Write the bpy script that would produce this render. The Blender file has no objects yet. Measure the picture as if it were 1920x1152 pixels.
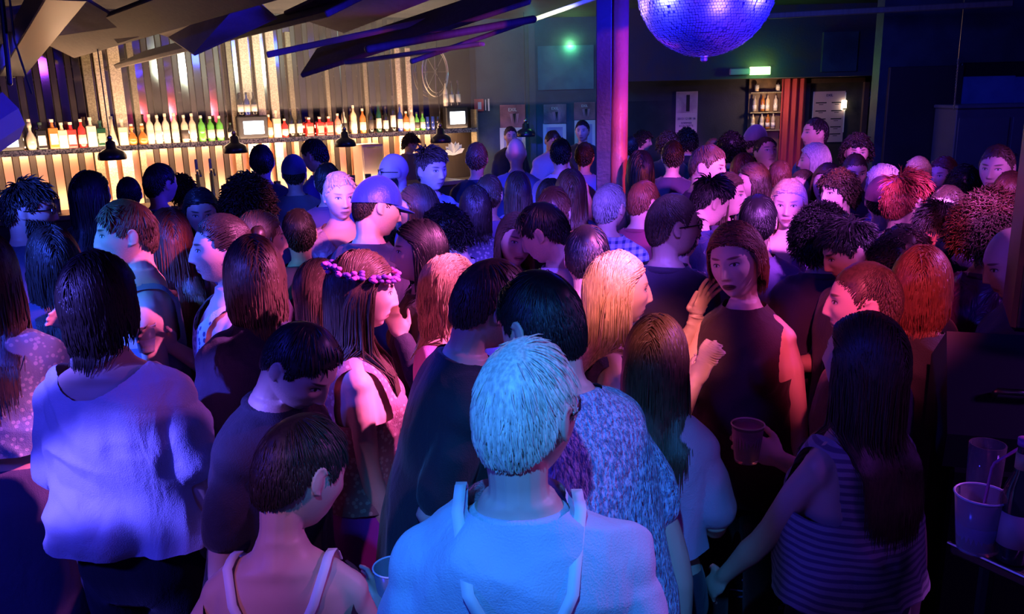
import bpy, math, random
import numpy as np
from mathutils import Vector, Matrix, Quaternion
random.seed(7); RNG = np.random.default_rng(7)
SC = bpy.context.scene
C = SC.collection
# ---------------------------------------------------------------- camera
FPX = 1600.0; CAMZ = 2.17; PITCH = math.atan(405/1600); ROLL = 0.024
_cp, _sp = math.cos(PITCH), math.sin(PITCH)
cF = np.array([0, _cp, -_sp]); _U0 = np.array([0, _sp, _cp]); _X = np.array([1., 0, 0])
cR = math.cos(ROLL)*_X - math.sin(ROLL)*_U0
cU = math.sin(ROLL)*_X + math.cos(ROLL)*_U0
CAM = np.array([0, 0, CAMZ])
cam = bpy.data.cameras.new('camera'); cam_o = bpy.data.objects.new('camera', cam); C.objects.link(cam_o)
cam.sensor_width = 36; cam.lens = 36*FPX/1920; cam.clip_start = .05; cam.clip_end = 100
_m = Matrix.Identity(4)
for i in range(3):
    _m[i][0] = cR[i]; _m[i][1] = cU[i]; _m[i][2] = -cF[i]; _m[i][3] = CAM[i]
cam_o.matrix_world = _m
SC.camera = cam_o
# ---------------------------------------------------------------- colour management, world
SC.view_settings.view_transform = 'Standard'; SC.view_settings.look = 'None'
SC.view_settings.gamma = 1; SC.view_settings.use_curve_mapping = False
SC.view_settings.exposure = 0.15
w = bpy.data.worlds.new('dark_room_world'); SC.world = w; w.use_nodes = True
w.node_tree.nodes['Background'].inputs[0].default_value = (.05, .03, .3, 1)
w.node_tree.nodes['Background'].inputs[1].default_value = .3
def ray(px, py): return cF*FPX + cR*(px-960) + cU*(576-py)
def at(px, py, s): return CAM + ray(px, py)/s              # a point seen at (px, py) where one metre spans s pixels
def atz(px, py, z):
    r = ray(px, py); return CAM + r*((z-CAMZ)/r[2])
def aty(px, py, y):
    r = ray(px, py); return CAM + r*(y/r[1])
def proj(p):
    d = np.asarray(p)-CAM; z = d@cF
    return 960+FPX*(d@cR)/z, 576-FPX*(d@cU)/z, FPX/z
def yh(px): return 171-.024*(px-960)
# ---------------------------------------------------------------- lights
def spot(name, loc, tgt, col, power, deg=30, blend=.5, size=.06):
    l = bpy.data.lights.new(name, 'SPOT'); l.color = col; l.energy = power
    l.spot_size = math.radians(deg); l.spot_blend = blend; l.shadow_soft_size = size
    o = bpy.data.objects.new(name, l); C.objects.link(o); o.location = loc
    o.rotation_euler = (Vector(tgt)-Vector(loc)).to_track_quat('-Z', 'Y').to_euler(); return o
def area(name, loc, tgt, col, power, sx=1., sy=None, spread=180):
    l = bpy.data.lights.new(name, 'AREA'); l.color = col; l.energy = power; l.size = sx
    if sy: l.shape = 'RECTANGLE'; l.size_y = sy
    l.spread = math.radians(spread)
    o = bpy.data.objects.new(name, l); C.objects.link(o); o.location = loc
    o.rotation_euler = (Vector(tgt)-Vector(loc)).to_track_quat('-Z', 'Y').to_euler(); return o
BLUE = (.03, .035, 1.); CYA = (.10, .48, 1.); RED = (1., .05, .14)
# stage lamps on the rig above and behind the camera
area('blue_wash_lamp', (-2.6, .2, 3.0), (-1.8, 4.5, 1.3), BLUE, 60, .5, .3)
area('violet_wash_lamp', (2.6, .2, 3.0), (1.8, 4.5, 1.3), (.30, .05, .9), 14, .5, .3)
spot('cyan_spot', (-.15, -.2, 3.15), at(975, 850, 1050), (.03, .26, 1.), 260, 23, .7, .03)
spot('mauve_spot', (-1.0, -.2, 3.1), at(450, 1010, 900), (.8, .25, .75), 70, 17, .7, .04)
spot('white_shirt_spot', (-3.0, .3, 3.05), at(150, 740, 730), (.12, .10, 1.), 900, 19, .5, .03)
spot('blue_spot_left', (-2.8, .8, 3.05), at(330, 440, 440), (.03, .09, 1.), 1300, 36, .6)
spot('cyan_spot_left', (-3.6, 1.2, 3.05), at(235, 470, 500), (.03, .5, 1.), 260, 10, .5, .03)
spot('blue_spot_far', (-1.0, .8, 3.1), at(850, 310, 280), (.05, .05, 1.), 2700, 22, .7)
spot('violet_spot_mid', (.4, .8, 3.1), at(1050, 430, 430), (.16, .07, 1.), 1400, 24, .7)
spot('magenta_spot', (1.5, 2.3, 3.1), at(700, 560, 540), (1., .16, .62), 1000, 32, .4, .04)
spot('pink_spot_back', (.6, 1.6, 3.1), at(635, 400, 380), (1., .20, .60), 800, 13, .4, .04)
spot('pink_spot_centre', (.5, .6, 3.1), at(1180, 590, 620), (1., .26, .30), 380, 16, .5, .04)
spot('red_spot_right', (.5, .3, 3.1), at(1625, 545, 640), (1., .08, .20), 420, 13, .5)
spot('red_spot_edge', (.7, .5, 3.0), at(1885, 455, 560), (1., .06, .18), 700, 13, .5)
spot('purple_spot_far', (1.2, .8, 3.1), at(1520, 330, 340), (.52, .10, .85), 2500, 32, .6)
spot('violet_rim_lower', (3.0, 2.6, 3.1), at(1600, 760, 740), (.60, .12, .85), 260, 40, .6)
spot('red_beam', (-.2, 1.6, 3.1), at(757, 555, 520), (1., .12, .03), 120, 5, .4)
area('blue_back_wash', (1.5, 7.5, 3.05), (1.6, 12.0, 1.4), (.03, .07, .95), 75, 2, .5)
spot('teal_wall_lamp', (.3, 10.5, 3.1), (.3, 13., 2.2), (.03, .6, .7), 60, 80, .8)
spot('red_pillar_lamp', (2.2, 3.8, 1.9), at(1160, 200, 262), (1., .10, .14), 260, 34, .6)
spot('blue_pillar_lamp', (-1.5, 2.8, 2.9), at(1130, 150, 262), (.05, .07, 1.), 25, 24, .6)
_b = at(1320, 0, 321)  # blue fill lights added around the ball for its tiles to reflect
area('ball_fill_right', _b+np.array([2.2, -.5, -.4]), _b, (.015, .01, 1.), 70, .8, .5, 45)
area('ball_fill_left', _b+np.array([-2.2, -.5, -.4]), _b, (.02, .02, 1.), 70, .8, .5, 45)
area('ball_fill_below', _b+np.array([.3, -1.5, -.95]), _b, (.02, .01, 1.), 14, .5, .4, 50)

def gobo(o, sc, lo, hi, dist=0., stripes=False, rot=0.):      # patterned glass in front of a stage lamp
    l = o.data; l.use_nodes = True; t = l.node_tree; em = t.nodes['Emission']; tc = t.nodes.new('ShaderNodeTexCoord'); mp = t.nodes.new('ShaderNodeMapping'); mp.inputs['Rotation'].default_value = (0, 0, rot)
    t.links.new(tc.outputs['Normal'], mp.inputs[0])
    if stripes: n = t.nodes.new('ShaderNodeTexWave'); n.inputs['Scale'].default_value = sc; n.inputs['Distortion'].default_value = dist; n.inputs['Detail'].default_value = 1
    else: n = t.nodes.new('ShaderNodeTexNoise'); n.inputs['Scale'].default_value = sc; n.inputs['Detail'].default_value = 2; n.inputs['Distortion'].default_value = dist
    t.links.new(mp.outputs[0], n.inputs['Vector'])
    r = t.nodes.new('ShaderNodeMapRange'); r.interpolation_type = 'SMOOTHSTEP'; r.inputs[1].default_value = lo; r.inputs[2].default_value = hi; r.inputs[3].default_value = .06; r.inputs[4].default_value = 1.5
    t.links.new(n.outputs['Fac'], r.inputs[0]); t.links.new(r.outputs[0], em.inputs['Strength'])
for n_, a in (('magenta_spot', (11, .42, .55)), ('purple_spot_far', (16, .40, .60)), ('pink_spot_centre', (12, .38, .55)), ('blue_spot_left', (9, .40, .58)), ('violet_spot_mid', (12, .40, .6)), ('blue_spot_far', (16, .38, .6))):
    gobo(bpy.data.objects[n_], *a)
gobo(bpy.data.objects['white_shirt_spot'], 3.2, .15, .75, 4., True, .9)
spot('haze_beam', (1.6, 6.4, 2.75), atz(700, 20, 3.0), (.80, 1., .74), 2200, 20, .8, .1)
spot('blue_beam', (-1.3, .2, 3.1), at(800, 700, 690), (.01, .05, 1.), 420, 5, .3, .02)

# ---------------------------------------------------------------- mesh helpers
PENDING = []
def mesh_from(name, V, F, mats=(), smooth=True, mi=None):
    me = bpy.data.meshes.new(name)
    V = np.asarray(V, dtype=np.float32); 
    if isinstance(F, np.ndarray) and F.ndim == 2:
        n, k = F.shape
        me.vertices.add(len(V)); me.vertices.foreach_set('co', V.ravel())
        me.loops.add(n*k); me.loops.foreach_set('vertex_index', F.astype(np.int32).ravel())
        me.polygons.add(n); me.polygons.foreach_set('loop_start', np.arange(0, n*k, k, dtype=np.int32))
        me.update(calc_edges=True)
    else:
        me.from_pydata(V.tolist(), [], [list(map(int, f)) for f in F])
    if mi is not None: me.polygons.foreach_set('material_index', np.asarray(mi, dtype=np.int32))
    if smooth: me.polygons.foreach_set('use_smooth', [True]*len(me.polygons))
    for m in mats: me.materials.append(m)
    me.update(); return me
def obj(name, me, parent=None, loc=None):
    o = bpy.data.objects.new(name, me)
    if parent is not None: o.parent = parent
    if loc is not None: o.location = loc
    PENDING.append(o); return o
def empty(name, loc=(0, 0, 0), rz=0):
    o = bpy.data.objects.new(name, None); o.location = loc; o.rotation_euler = (0, 0, rz); o.empty_display_size = .1
    PENDING.append(o); return o
def tag(o, label=None, cat=None, group=None, kind=None):
    if label: o['label'] = label
    if cat: o['category'] = cat
    if group: o['group'] = group
    if kind: o['kind'] = kind
    return o
class MB:
    def __init__(s): s.V = []; s.F = []; s.n = 0
    def add(s, V, F):
        V = np.asarray(V, float)
        s.V.append(V); s.F += [tuple(int(i)+s.n for i in f) for f in F]; s.n += len(V); return s
    def verts(s): return np.concatenate(s.V) if s.V else np.zeros((0, 3))
    def xf(s, f):
        s.V = [f(v) for v in s.V]; return s
    def box(s, c, d, R=None):
        c = np.array(c, float); d = np.array(d, float)/2
        v = np.array([[x, y, z] for x in (-1, 1) for y in (-1, 1) for z in (-1, 1)])*d
        if R is not None: v = v@np.array(R).T
        return s.add(v+c, [(0, 1, 3, 2), (4, 6, 7, 5), (0, 4, 5, 1), (2, 3, 7, 6), (0, 2, 6, 4), (1, 5, 7, 3)])
    def bbox(s, c, d, R=None, b=.01):      # bevelled box
        c = np.array(c, float); d = np.array(d, float)/2; vs = []; 
        for x in (-1, 1):
            for y in (-1, 1):
                for z in (-1, 1):
                    sg = np.array([x, y, z])
                    for k in range(3):
                        q = sg*(d-b); q[k] = sg[k]*d[k]; vs.append(q)
        v = np.array(vs)
        ix = lambda x, y, z, k: ((x*4+y*2+z)*3+k)
        F = []
        q = [(0, 0), (0, 1), (1, 1), (1, 0)]
        for k in range(3):
            for sd in (0, 1):
                f = []
                for a, b2 in q:
                    t = [0, 0, 0]; t[k] = sd; o2 = [j for j in range(3) if j != k]; t[o2[0]] = a; t[o2[1]] = b2
                    f.append(ix(*t, k))
                F.append(tuple(f if (sd ^ (k == 1)) else f[::-1]))
        for k in range(3):
            o2 = [j for j in range(3) if j != k]
            for a in (0, 1):
                for b2 in (0, 1):
                    t0 = [0, 0, 0]; t1 = [0, 0, 0]; t0[o2[0]] = t1[o2[0]] = a; t0[o2[1]] = t1[o2[1]] = b2; t1[k] = 1
                    F.append((ix(*t0, o2[0]), ix(*t1, o2[0]), ix(*t1, o2[1]), ix(*t0, o2[1])))
        for x in (0, 1):
            for y in (0, 1):
                for z in (0, 1): F.append((ix(x, y, z, 0), ix(x, y, z, 1), ix(x, y, z, 2)))
        if R is not None: v = v@np.array(R).T
        return s.add(v+c, F)
    def slab(s, pts, thick):                # polygon prism, thickness along its normal
        P = np.array(pts, float); n = np.cross(P[1]-P[0], P[2]-P[0]); n /= np.linalg.norm(n); k = len(P)
        V = np.concatenate([P, P+n*thick])
        return s.add(V, [tuple(range(k))[::-1], tuple(range(k, 2*k))]+[(i, (i+1) % k, (i+1) % k+k, i+k) for i in range(k)])
    def lathe(s, prof, c=(0, 0, 0), n=24, M=None):
        V = []; F = []; c = np.array(c, float)
        a = np.linspace(0, 2*math.pi, n, endpoint=False)
        for r, z in prof: V.append(np.stack([np.cos(a)*max(r, 1e-5), np.sin(a)*max(r, 1e-5), np.full(n, z)], 1))
        V = np.concatenate(V)
        for i in range(len(prof)-1):
            for j in range(n): F.append((i*n+j, i*n+(j+1) % n, (i+1)*n+(j+1) % n, (i+1)*n+j))
        F.append(tuple(range(n))[::-1]); F.append(tuple(range((len(prof)-1)*n, len(prof)*n)))
        if M is not None: V = V@np.array(M).T
        return s.add(V+c, F)
    def tube(s, P, R, n=10, sq=None):
        V, F = tube(P, R, n, sq); return s.add(V, F)
    def ell(s, c, r, R=None, nu=16, nv=10):
        V = []; F = []
        for i in range(1, nv):
            t = math.pi*i/nv
            for j in range(nu):
                p = 2*math.pi*j/nu; V.append((math.sin(t)*math.cos(p), math.sin(t)*math.sin(p), math.cos(t)))
        V = [(0, 0, 1)]+V+[(0, 0, -1)]; V = np.array(V)*np.array(r)
        if R is not None: V = V@np.array(R).T
        last = len(V)-1
        for j in range(nu):
            F.append((0, 1+j, 1+(j+1) % nu)); F.append((last, 1+(nv-2)*nu+(j+1) % nu, 1+(nv-2)*nu+j))
        for i in range(nv-2):
            for j in range(nu):
                F.append((1+i*nu+j, 1+(i+1)*nu+j, 1+(i+1)*nu+(j+1) % nu, 1+i*nu+(j+1) % nu))
        return s.add(V+np.array(c), F)
    def build(s, name, mat, parent=None, smooth=False, loc=None):
        return obj(name, mesh_from(name, s.verts(), s.F, [mat] if mat else [], smooth), parent, loc)
def frames(P):
    P = np.asarray(P, float); T = np.gradient(P, axis=0); T /= np.linalg.norm(T, axis=1)[:, None]+1e-9
    ref = np.array([0, 1., 0]) if abs(T[0][1]) < .8 else np.array([1., 0, 0])
    N = []; 
    for t in T:
        ref = ref-t*(ref@t); ref /= np.linalg.norm(ref)+1e-9; N.append(ref.copy())
    N = np.array(N); return T, N, np.cross(T, N)
def tube(P, R, n=10, sq=None, round_end=True):
    P = np.asarray(P, float); R = np.asarray(R, float)*np.ones(len(P))
    if round_end:                             # rounded ends
        d0 = (P[0]-P[1])/np.linalg.norm(P[0]-P[1]); d1 = (P[-1]-P[-2])/np.linalg.norm(P[-1]-P[-2])
        P = np.concatenate([[P[0]+d0*R[0]*.85, P[0]+d0*R[0]*.5], P, [P[-1]+d1*R[-1]*.5, P[-1]+d1*R[-1]*.85]])
        R = np.concatenate([[R[0]*.45, R[0]*.85], R, [R[-1]*.85, R[-1]*.45]])
    T, N, B = frames(P); a = np.linspace(0, 2*math.pi, n, endpoint=False)
    s2 = 1. if sq is None else sq
    V = (P[:, None]+R[:, None, None]*(np.cos(a)[None, :, None]*N[:, None]+s2*np.sin(a)[None, :, None]*B[:, None])).reshape(-1, 3)
    F = []
    for i in range(len(P)-1):
        for j in range(n): F.append((i*n+j, i*n+(j+1) % n, (i+1)*n+(j+1) % n, (i+1)*n+j))
    F.append(tuple(range(n))[::-1]); F.append(tuple(range((len(P)-1)*n, len(P)*n)))
    return V, F
def rings(R, n=32, ex=2.4):                   # stacked superellipse rings (z, rx, ry, cx, cy)
    V = []; F = []
    a = np.linspace(0, 2*math.pi, n, endpoint=False); ca, sa = np.cos(a), np.sin(a)
    for z, rx, ry, cx, cy in R:
        V.append(np.stack([cx+rx*np.sign(ca)*abs(ca)**(2/ex), cy+ry*np.sign(sa)*abs(sa)**(2/ex), np.full(n, z)], 1))
    V = np.concatenate(V)
    for i in range(len(R)-1):
        for j in range(n): F.append((i*n+j, i*n+(j+1) % n, (i+1)*n+(j+1) % n, (i+1)*n+j))
    F.append(tuple(range(n))[::-1]); F.append(tuple(range((len(R)-1)*n, len(R)*n)))
    return V, F
_tmp = bpy.data.objects.new('remesh_work', bpy.data.meshes.new('remesh_work'))
_tmpS = bpy.data.scenes.new('remesh_scene'); _tmpS.collection.objects.link(_tmp)
_rm = _tmp.modifiers.new('r', 'REMESH'); _rm.mode = 'VOXEL'
def remesh(mb, vox):
    old = _tmp.data; me = bpy.data.meshes.new('remesh_work'); me.from_pydata(mb.verts().tolist(), [], mb.F)
    _tmp.data = me; bpy.data.meshes.remove(old)
    _rm.voxel_size = vox
    vl = _tmpS.view_layers[0]; vl.update(); dg = vl.depsgraph
    ev = _tmp.evaluated_get(dg).data
    V = np.empty(len(ev.vertices)*3, np.float32); ev.vertices.foreach_get('co', V)
    F = np.empty(len(ev.polygons)*4, np.int32)
    assert len(ev.loops) == len(F)
    ev.loops.foreach_get('vertex_index', F)
    return V.reshape(-1, 3).astype(float), F.reshape(-1, 4)
def vnormals(V, F):
    n = np.cross(V[F[:, 2]]-V[F[:, 0]], V[F[:, 3]]-V[F[:, 1]]); N = np.zeros_like(V)
    for k in range(4): np.add.at(N, F[:, k], n)
    return N/(np.linalg.norm(N, axis=1)[:, None]+1e-12)
def smooth_mesh(V, F, it=1, lam=.5):
    E = np.concatenate([F[:, [0, 1]], F[:, [1, 2]], F[:, [2, 3]], F[:, [3, 0]]])
    deg = np.bincount(E.ravel(), minlength=len(V))[:, None]+1e-9
    for _ in range(it):
        S = np.zeros_like(V)
        for k in range(3):
            S[:, k] = np.bincount(E[:, 0], V[E[:, 1], k], len(V))+np.bincount(E[:, 1], V[E[:, 0], k], len(V))
        V = V+lam*(S/deg-V)
    return V
def compact(V, F):
    used = np.unique(F); m = -np.ones(len(V), int); m[used] = np.arange(len(used)); return V[used], m[F]
def vnoise(p, seed=0):
    p = np.asarray(p, float); i = np.floor(p).astype(np.int64); f = p-i; f = f*f*(3-2*f)
    def h(a, b, c):
        n = (a*374761393+b*668265263+c*2147483647+seed*974634777) & 0x7fffffff
        n = ((n ^ (n >> 13))*1274126177) & 0x7fffffff; n = n ^ (n >> 16)
        return (n & 0xffff)/65535.
    x, y, z = i.T; fx, fy, fz = f.T
    def L(a, b, t): return a+(b-a)*t
    return L(L(L(h(x, y, z), h(x+1, y, z), fx), L(h(x, y+1, z), h(x+1, y+1, z), fx), fy),
             L(L(h(x, y, z+1), h(x+1, y, z+1), fx), L(h(x, y+1, z+1), h(x+1, y+1, z+1), fx), fy), fz)*2-1
# ---------------------------------------------------------------- materials
MATS = {}
class NG:
    def __init__(s, m):
        m.use_nodes = True; s.t = m.node_tree; s.b = s.t.nodes['Principled BSDF']; s.n = s.t.nodes; s.l = s.t.links
    def put(s, sock, v):
        if isinstance(v, bpy.types.NodeSocket): s.l.new(v, sock)
        elif isinstance(v, (int, float)): sock.default_value = v
        else: sock.default_value = (*v, 1) if len(v) == 3 and len(sock.default_value) == 4 else v
    def math(s, op, a, b=0., c=None):
        n = s.n.new('ShaderNodeMath'); n.operation = op; s.put(n.inputs[0], a); s.put(n.inputs[1], b)
        if c is not None: s.put(n.inputs[2], c)
        return n.outputs[0]
    def mix(s, f, a, b):
        n = s.n.new('ShaderNodeMix'); n.data_type = 'RGBA'; s.put(n.inputs[0], f); s.put(n.inputs[6], a); s.put(n.inputs[7], b); return n.outputs[2]
    def ramp(s, v, a, b):
        n = s.n.new('ShaderNodeMapRange'); n.interpolation_type = 'SMOOTHSTEP'; s.put(n.inputs[0], v); n.inputs[1].default_value = a; n.inputs[2].default_value = b; return n.outputs[0]
    def noise(s, vec, scale, detail=3, dist=0.):
        n = s.n.new('ShaderNodeTexNoise'); n.inputs['Scale'].default_value = scale; n.inputs['Detail'].default_value = detail; n.inputs['Distortion'].default_value = dist
        if vec is not None: s.l.new(vec, n.inputs['Vector'])
        return n.outputs['Fac']
    def obj(s, sc=(1, 1, 1), rot=(0, 0, 0)):
        c = s.n.new('ShaderNodeTexCoord'); m = s.n.new('ShaderNodeMapping'); m.inputs['Scale'].default_value = sc; m.inputs['Rotation'].default_value = rot
        s.l.new(c.outputs['Object'], m.inputs['Vector']); return m.outputs[0]
    def bump(s, h, st=.3, d=.01):
        n = s.n.new('ShaderNodeBump'); n.inputs['Strength'].default_value = st; n.inputs['Distance'].default_value = d
        s.l.new(h, n.inputs['Height']); s.l.new(n.outputs[0], s.b.inputs['Normal'])
    def xyz(s, v):
        n = s.n.new('ShaderNodeSeparateXYZ'); s.l.new(v, n.inputs[0]); return n.outputs
def mat(key, col=(.5, .5, .5), rough=.6, metal=0., emit=None, est=1., kind='plain', alpha=None, trans=0., col2=None, sheen=0, spec=None):
    k = (key, tuple(col), rough, kind, emit, est, col2)
    if k in MATS: return MATS[k]
    m = bpy.data.materials.new(key); g = NG(m); b = g.b
    b.inputs['Base Color'].default_value = (*col, 1); b.inputs['Roughness'].default_value = rough; b.inputs['Metallic'].default_value = metal
    if emit: b.inputs['Emission Color'].default_value = (*emit, 1); b.inputs['Emission Strength'].default_value = est
    if trans: b.inputs['Transmission Weight'].default_value = trans; b.inputs['IOR'].default_value = 1.3
    if alpha is not None: b.inputs['Alpha'].default_value = alpha
    if spec is not None: b.inputs['Specular IOR Level'].default_value = spec
    if kind == 'plain':
        v = g.obj(); n = g.noise(v, 9, 4); c = g.mix(g.math('MULTIPLY', n, .5), col, tuple(x*.6 for x in col)); g.put(b.inputs['Base Color'], c)
    if kind in ('cloth', 'stripes', 'plaid', 'floral', 'fuzzy', 'lace', 'hstripes', 'shiny'):
        v = g.obj(); x, y, z = g.xyz(v)
        b.inputs['Sheen Weight'].default_value = .15 if kind != 'shiny' else 0
        base = g.mix(g.math('MULTIPLY', g.noise(v, 14, 3), .35), col, tuple(q*.7 for q in col))
        c2 = col2 or (.02, .02, .03)
        if kind == 'stripes':
            base = g.mix(g.ramp(g.math('SINE', g.math('MULTIPLY', x, 260.)), .3, .7), base, c2)
        if kind == 'hstripes':
            base = g.mix(g.ramp(g.math('SINE', g.math('ADD', g.math('MULTIPLY', z, 330.), g.math('MULTIPLY', g.noise(v, 5), 6.))), -.2, .5), base, c2)
        if kind == 'plaid':
            a1 = g.ramp(g.math('SINE', g.math('MULTIPLY', x, 190.)), .1, .5); a2 = g.ramp(g.math('SINE', g.math('MULTIPLY', z, 190.)), .1, .5)
            base = g.mix(g.math('MULTIPLY', g.math('ADD', a1, a2), .5), base, c2)
        if kind in ('floral', 'lace'):
            n = g.n.new('ShaderNodeTexVoronoi'); n.inputs['Scale'].default_value = 38 if kind == 'floral' else 60
            n.feature = 'F1'; g.l.new(v, n.inputs[0]); base = g.mix(g.ramp(n.outputs['Distance'], .3, .42), base, c2)
        g.put(b.inputs['Base Color'], base)
        if kind == 'fuzzy':
            vv = g.obj((1, 1, .35)); g.bump(g.noise(vv, 130, 2), 1., .02); b.inputs['Sheen Weight'].default_value = .6
            g.put(b.inputs['Base Color'], g.mix(g.ramp(g.noise(vv, 110, 2), .4, .62), c2, col))
        elif kind == 'shiny':
            g.bump(g.noise(g.obj((1, 1, .6)), 16, 3, 1.), .9, .03)
        else:
            g.bump(g.math('ADD', g.math('MULTIPLY', g.noise(v, 300, 1), .12), g.noise(g.obj((1, 1, .5)), 11, 3, .6)), .5, .02)
    if kind == 'wood':
        v = g.obj((8, 8, 1)); n = g.noise(v, 4, 6, .6); g.put(b.inputs['Base Color'], g.mix(n, col, col2 or tuple(q*.45 for q in col))); g.bump(n, .2, .004)
    if kind == 'blotch':
        v = g.obj(); n = g.ramp(g.noise(v, 3.2, 6, .4), .35, .7); g.put(b.inputs['Base Color'], g.mix(n, col, col2 or tuple(q*.5 for q in col))); g.bump(g.noise(v, 40, 4), .3, .01)
    if kind == 'fine':
        v = g.obj(); n = g.ramp(g.noise(v, 55, 5, .4), .4, .6); g.put(b.inputs['Base Color'], g.mix(n, col, col2 or tuple(q*.5 for q in col)))
    MATS[k] = m; return m
def hair_mat(col):
    k = ('hair', tuple(col))
    if k in MATS: return MATS[k]
    m = bpy.data.materials.new('hair'); g = NG(m)
    n = g.noise(g.obj((1, 1, .15)), 170, 2)
    g.put(g.b.inputs['Base Color'], g.mix(g.ramp(n, .25, .75), tuple(q*.68 for q in col), tuple(min(1, q*1.25) for q in col)))
    g.b.inputs['Roughness'].default_value = .42; g.b.inputs['Specular IOR Level'].default_value = .45
    MATS[k] = m; return m
def skin_mat(skin, lip, brow, beard):
    k = ('skin', skin, lip, brow, beard)
    if k in MATS: return MATS[k]
    m = bpy.data.materials.new('skin'); g = NG(m); b = g.b
    a = g.n.new('ShaderNodeAttribute'); a.attribute_name = 'hp'; X, Y, Z = g.xyz(a.outputs['Vector'])
    ax = g.math('ABSOLUTE', X); front = g.ramp(g.math('MULTIPLY', Y, -1.), .035, .055)
    def ell(cx, cz, rx, rz, soft=.25, usex=ax, tilt=0.):
        dx = g.math('DIVIDE', g.math('SUBTRACT', usex, cx), rx)
        zz = g.math('SUBTRACT', Z, cz)
        if tilt: zz = g.math('SUBTRACT', zz, g.math('MULTIPLY', g.math('SUBTRACT', usex, cx), tilt))
        dz = g.math('DIVIDE', zz, rz)
        d = g.math('ADD', g.math('MULTIPLY', dx, dx), g.math('MULTIPLY', dz, dz))
        n = g.n.new('ShaderNodeMapRange'); n.interpolation_type = 'SMOOTHSTEP'; g.put(n.inputs[0], d); n.inputs[1].default_value = 1+soft; n.inputs[2].default_value = 1-soft
        return g.math('MULTIPLY', n.outputs[0], front)
    nz = g.noise(a.outputs['Vector'], 30, 4)
    c = g.mix(g.math('MULTIPLY', nz, .35), skin, tuple(q*f for q, f in zip(skin, (.9, .72, .68))))
    if beard > 0:
        zt = g.n.new('ShaderNodeMapRange'); zt.interpolation_type = 'SMOOTHSTEP'; g.put(zt.inputs[0], g.math('ADD', Z, g.math('MULTIPLY', ax, -.35))); zt.inputs[1].default_value = -.050; zt.inputs[2].default_value = -.066
        lo = g.ramp(Z, -.16, -.13); fr = g.ramp(g.math('MULTIPLY', Y, -1.), -.015, .0)
        bm = g.math('MULTIPLY', g.math('MULTIPLY', zt.outputs[0], g.math('MULTIPLY', lo, fr)), g.ramp(g.noise(a.outputs['Vector'], 260, 2), .25 if beard > .7 else .4, .55))
        c = g.mix(g.math('MULTIPLY', bm, beard), c, brow)
    c = g.mix(g.math('MULTIPLY', ell(0., -.0705, .024, .0105, .3, X), .9), c, lip)
    c = g.mix(ell(0., -.0705, .021, .0016, .5, X), c, (.04, .012, .015))
    c = g.mix(g.math('MULTIPLY', ell(.031, .024, .019, .0042, .6, tilt=.12), .85), c, brow)
    c = g.mix(g.math('MULTIPLY', ell(.031, .0035, .0165, .0082, .6), .45), c, tuple(q*.35 for q in skin))
    c = g.mix(ell(.031, .003, .0145, .0058, .25, tilt=.05), c, (.01, .008, .008))
    c = g.mix(ell(.031, .0015, .0125, .0040, .25, tilt=.05), c, (.55, .55, .56))
    c = g.mix(ell(.031, .0018, .0046, .0046, .2), c, (.025, .016, .012))
    g.put(b.inputs['Base Color'], c); b.inputs['Roughness'].default_value = .48
    b.inputs['Specular IOR Level'].default_value = .4
    MATS[k] = m; return m
# ---------------------------------------------------------------- people
HC = np.array([0, -.018, 1.632])              # head centre of a 1.75 m person who faces -Y
def sstep(x, a, b): t = np.clip((x-a)/(b-a), 0, 1); return t*t*(3-2*t)
def head_pts(d, fem=False, detail=True):
    x, y, z = d[:, 0], d[:, 1], d[:, 2]
    fy = np.where(y < 0, -(np.abs(y)**.82), y)
    p = np.stack([x*.076, fy*.096, z*.118], 1)
    t = np.clip(-z, 0, 1)
    p[:, 0] *= 1-(.30 if fem else .22)*t**1.6
    p[:, 0] *= 1-.06*np.clip(z, 0, 1)**2
    back = sstep(y, -.1, .6)
    p[:, 1] = p[:, 1]*(1+.08*back*np.clip(z+.2, 0, 1))*(1-.42*back*t)+.0*t
    fr = sstep(-y, 0, .55)
    p[:, 1] -= .008*fr*t**2
    p[:, 1] += .012*fr*np.clip(z-.35, 0, 1)       # forehead slopes back
    if detail:
        X, Z = p[:, 0], p[:, 2]; w = sstep(-y, .15, .5)
        def gz(cx, cz, sx, sz, sym=True):
            ax = np.abs(X) if sym else X
            return np.exp(-((ax-cx)/sx)**2-((Z-cz)/sz)**2)
        dy = np.zeros(len(X))
        nb = sstep(Z, -.05, -.041)*(1-sstep(Z, .005, .024))
        tt = np.clip((.012-Z)/.052, 0, 1)
        dy -= nb*(.006+.017*tt)*np.exp(-(X/(.0075+.0055*tt))**2)
        dy -= .006*gz(.0125, -.040, .0055, .006)
        dy += .0105*gz(.031, .004, .017, .011)
        dy -= .0052*gz(.031, .002, .0105, .0065)
        dy -= .0035*gz(.03, .024, .022, .007)
        dy -= .0045*gz(.047, -.022, .018, .016)
        dy += .003*gz(.045, -.058, .015, .02)
        dy -= .0055*gz(0, -.065, .019, .0045); dy -= .0065*gz(0, -.0765, .0165, .0055)
        dy += .0050*gz(0, -.0708, .022, .0022); dy += .0035*gz(0, -.088, .02, .006)
        dy -= .0085*gz(0, -.106, .018, .013)
        p[:, 1] += dy*w
    return p
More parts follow.
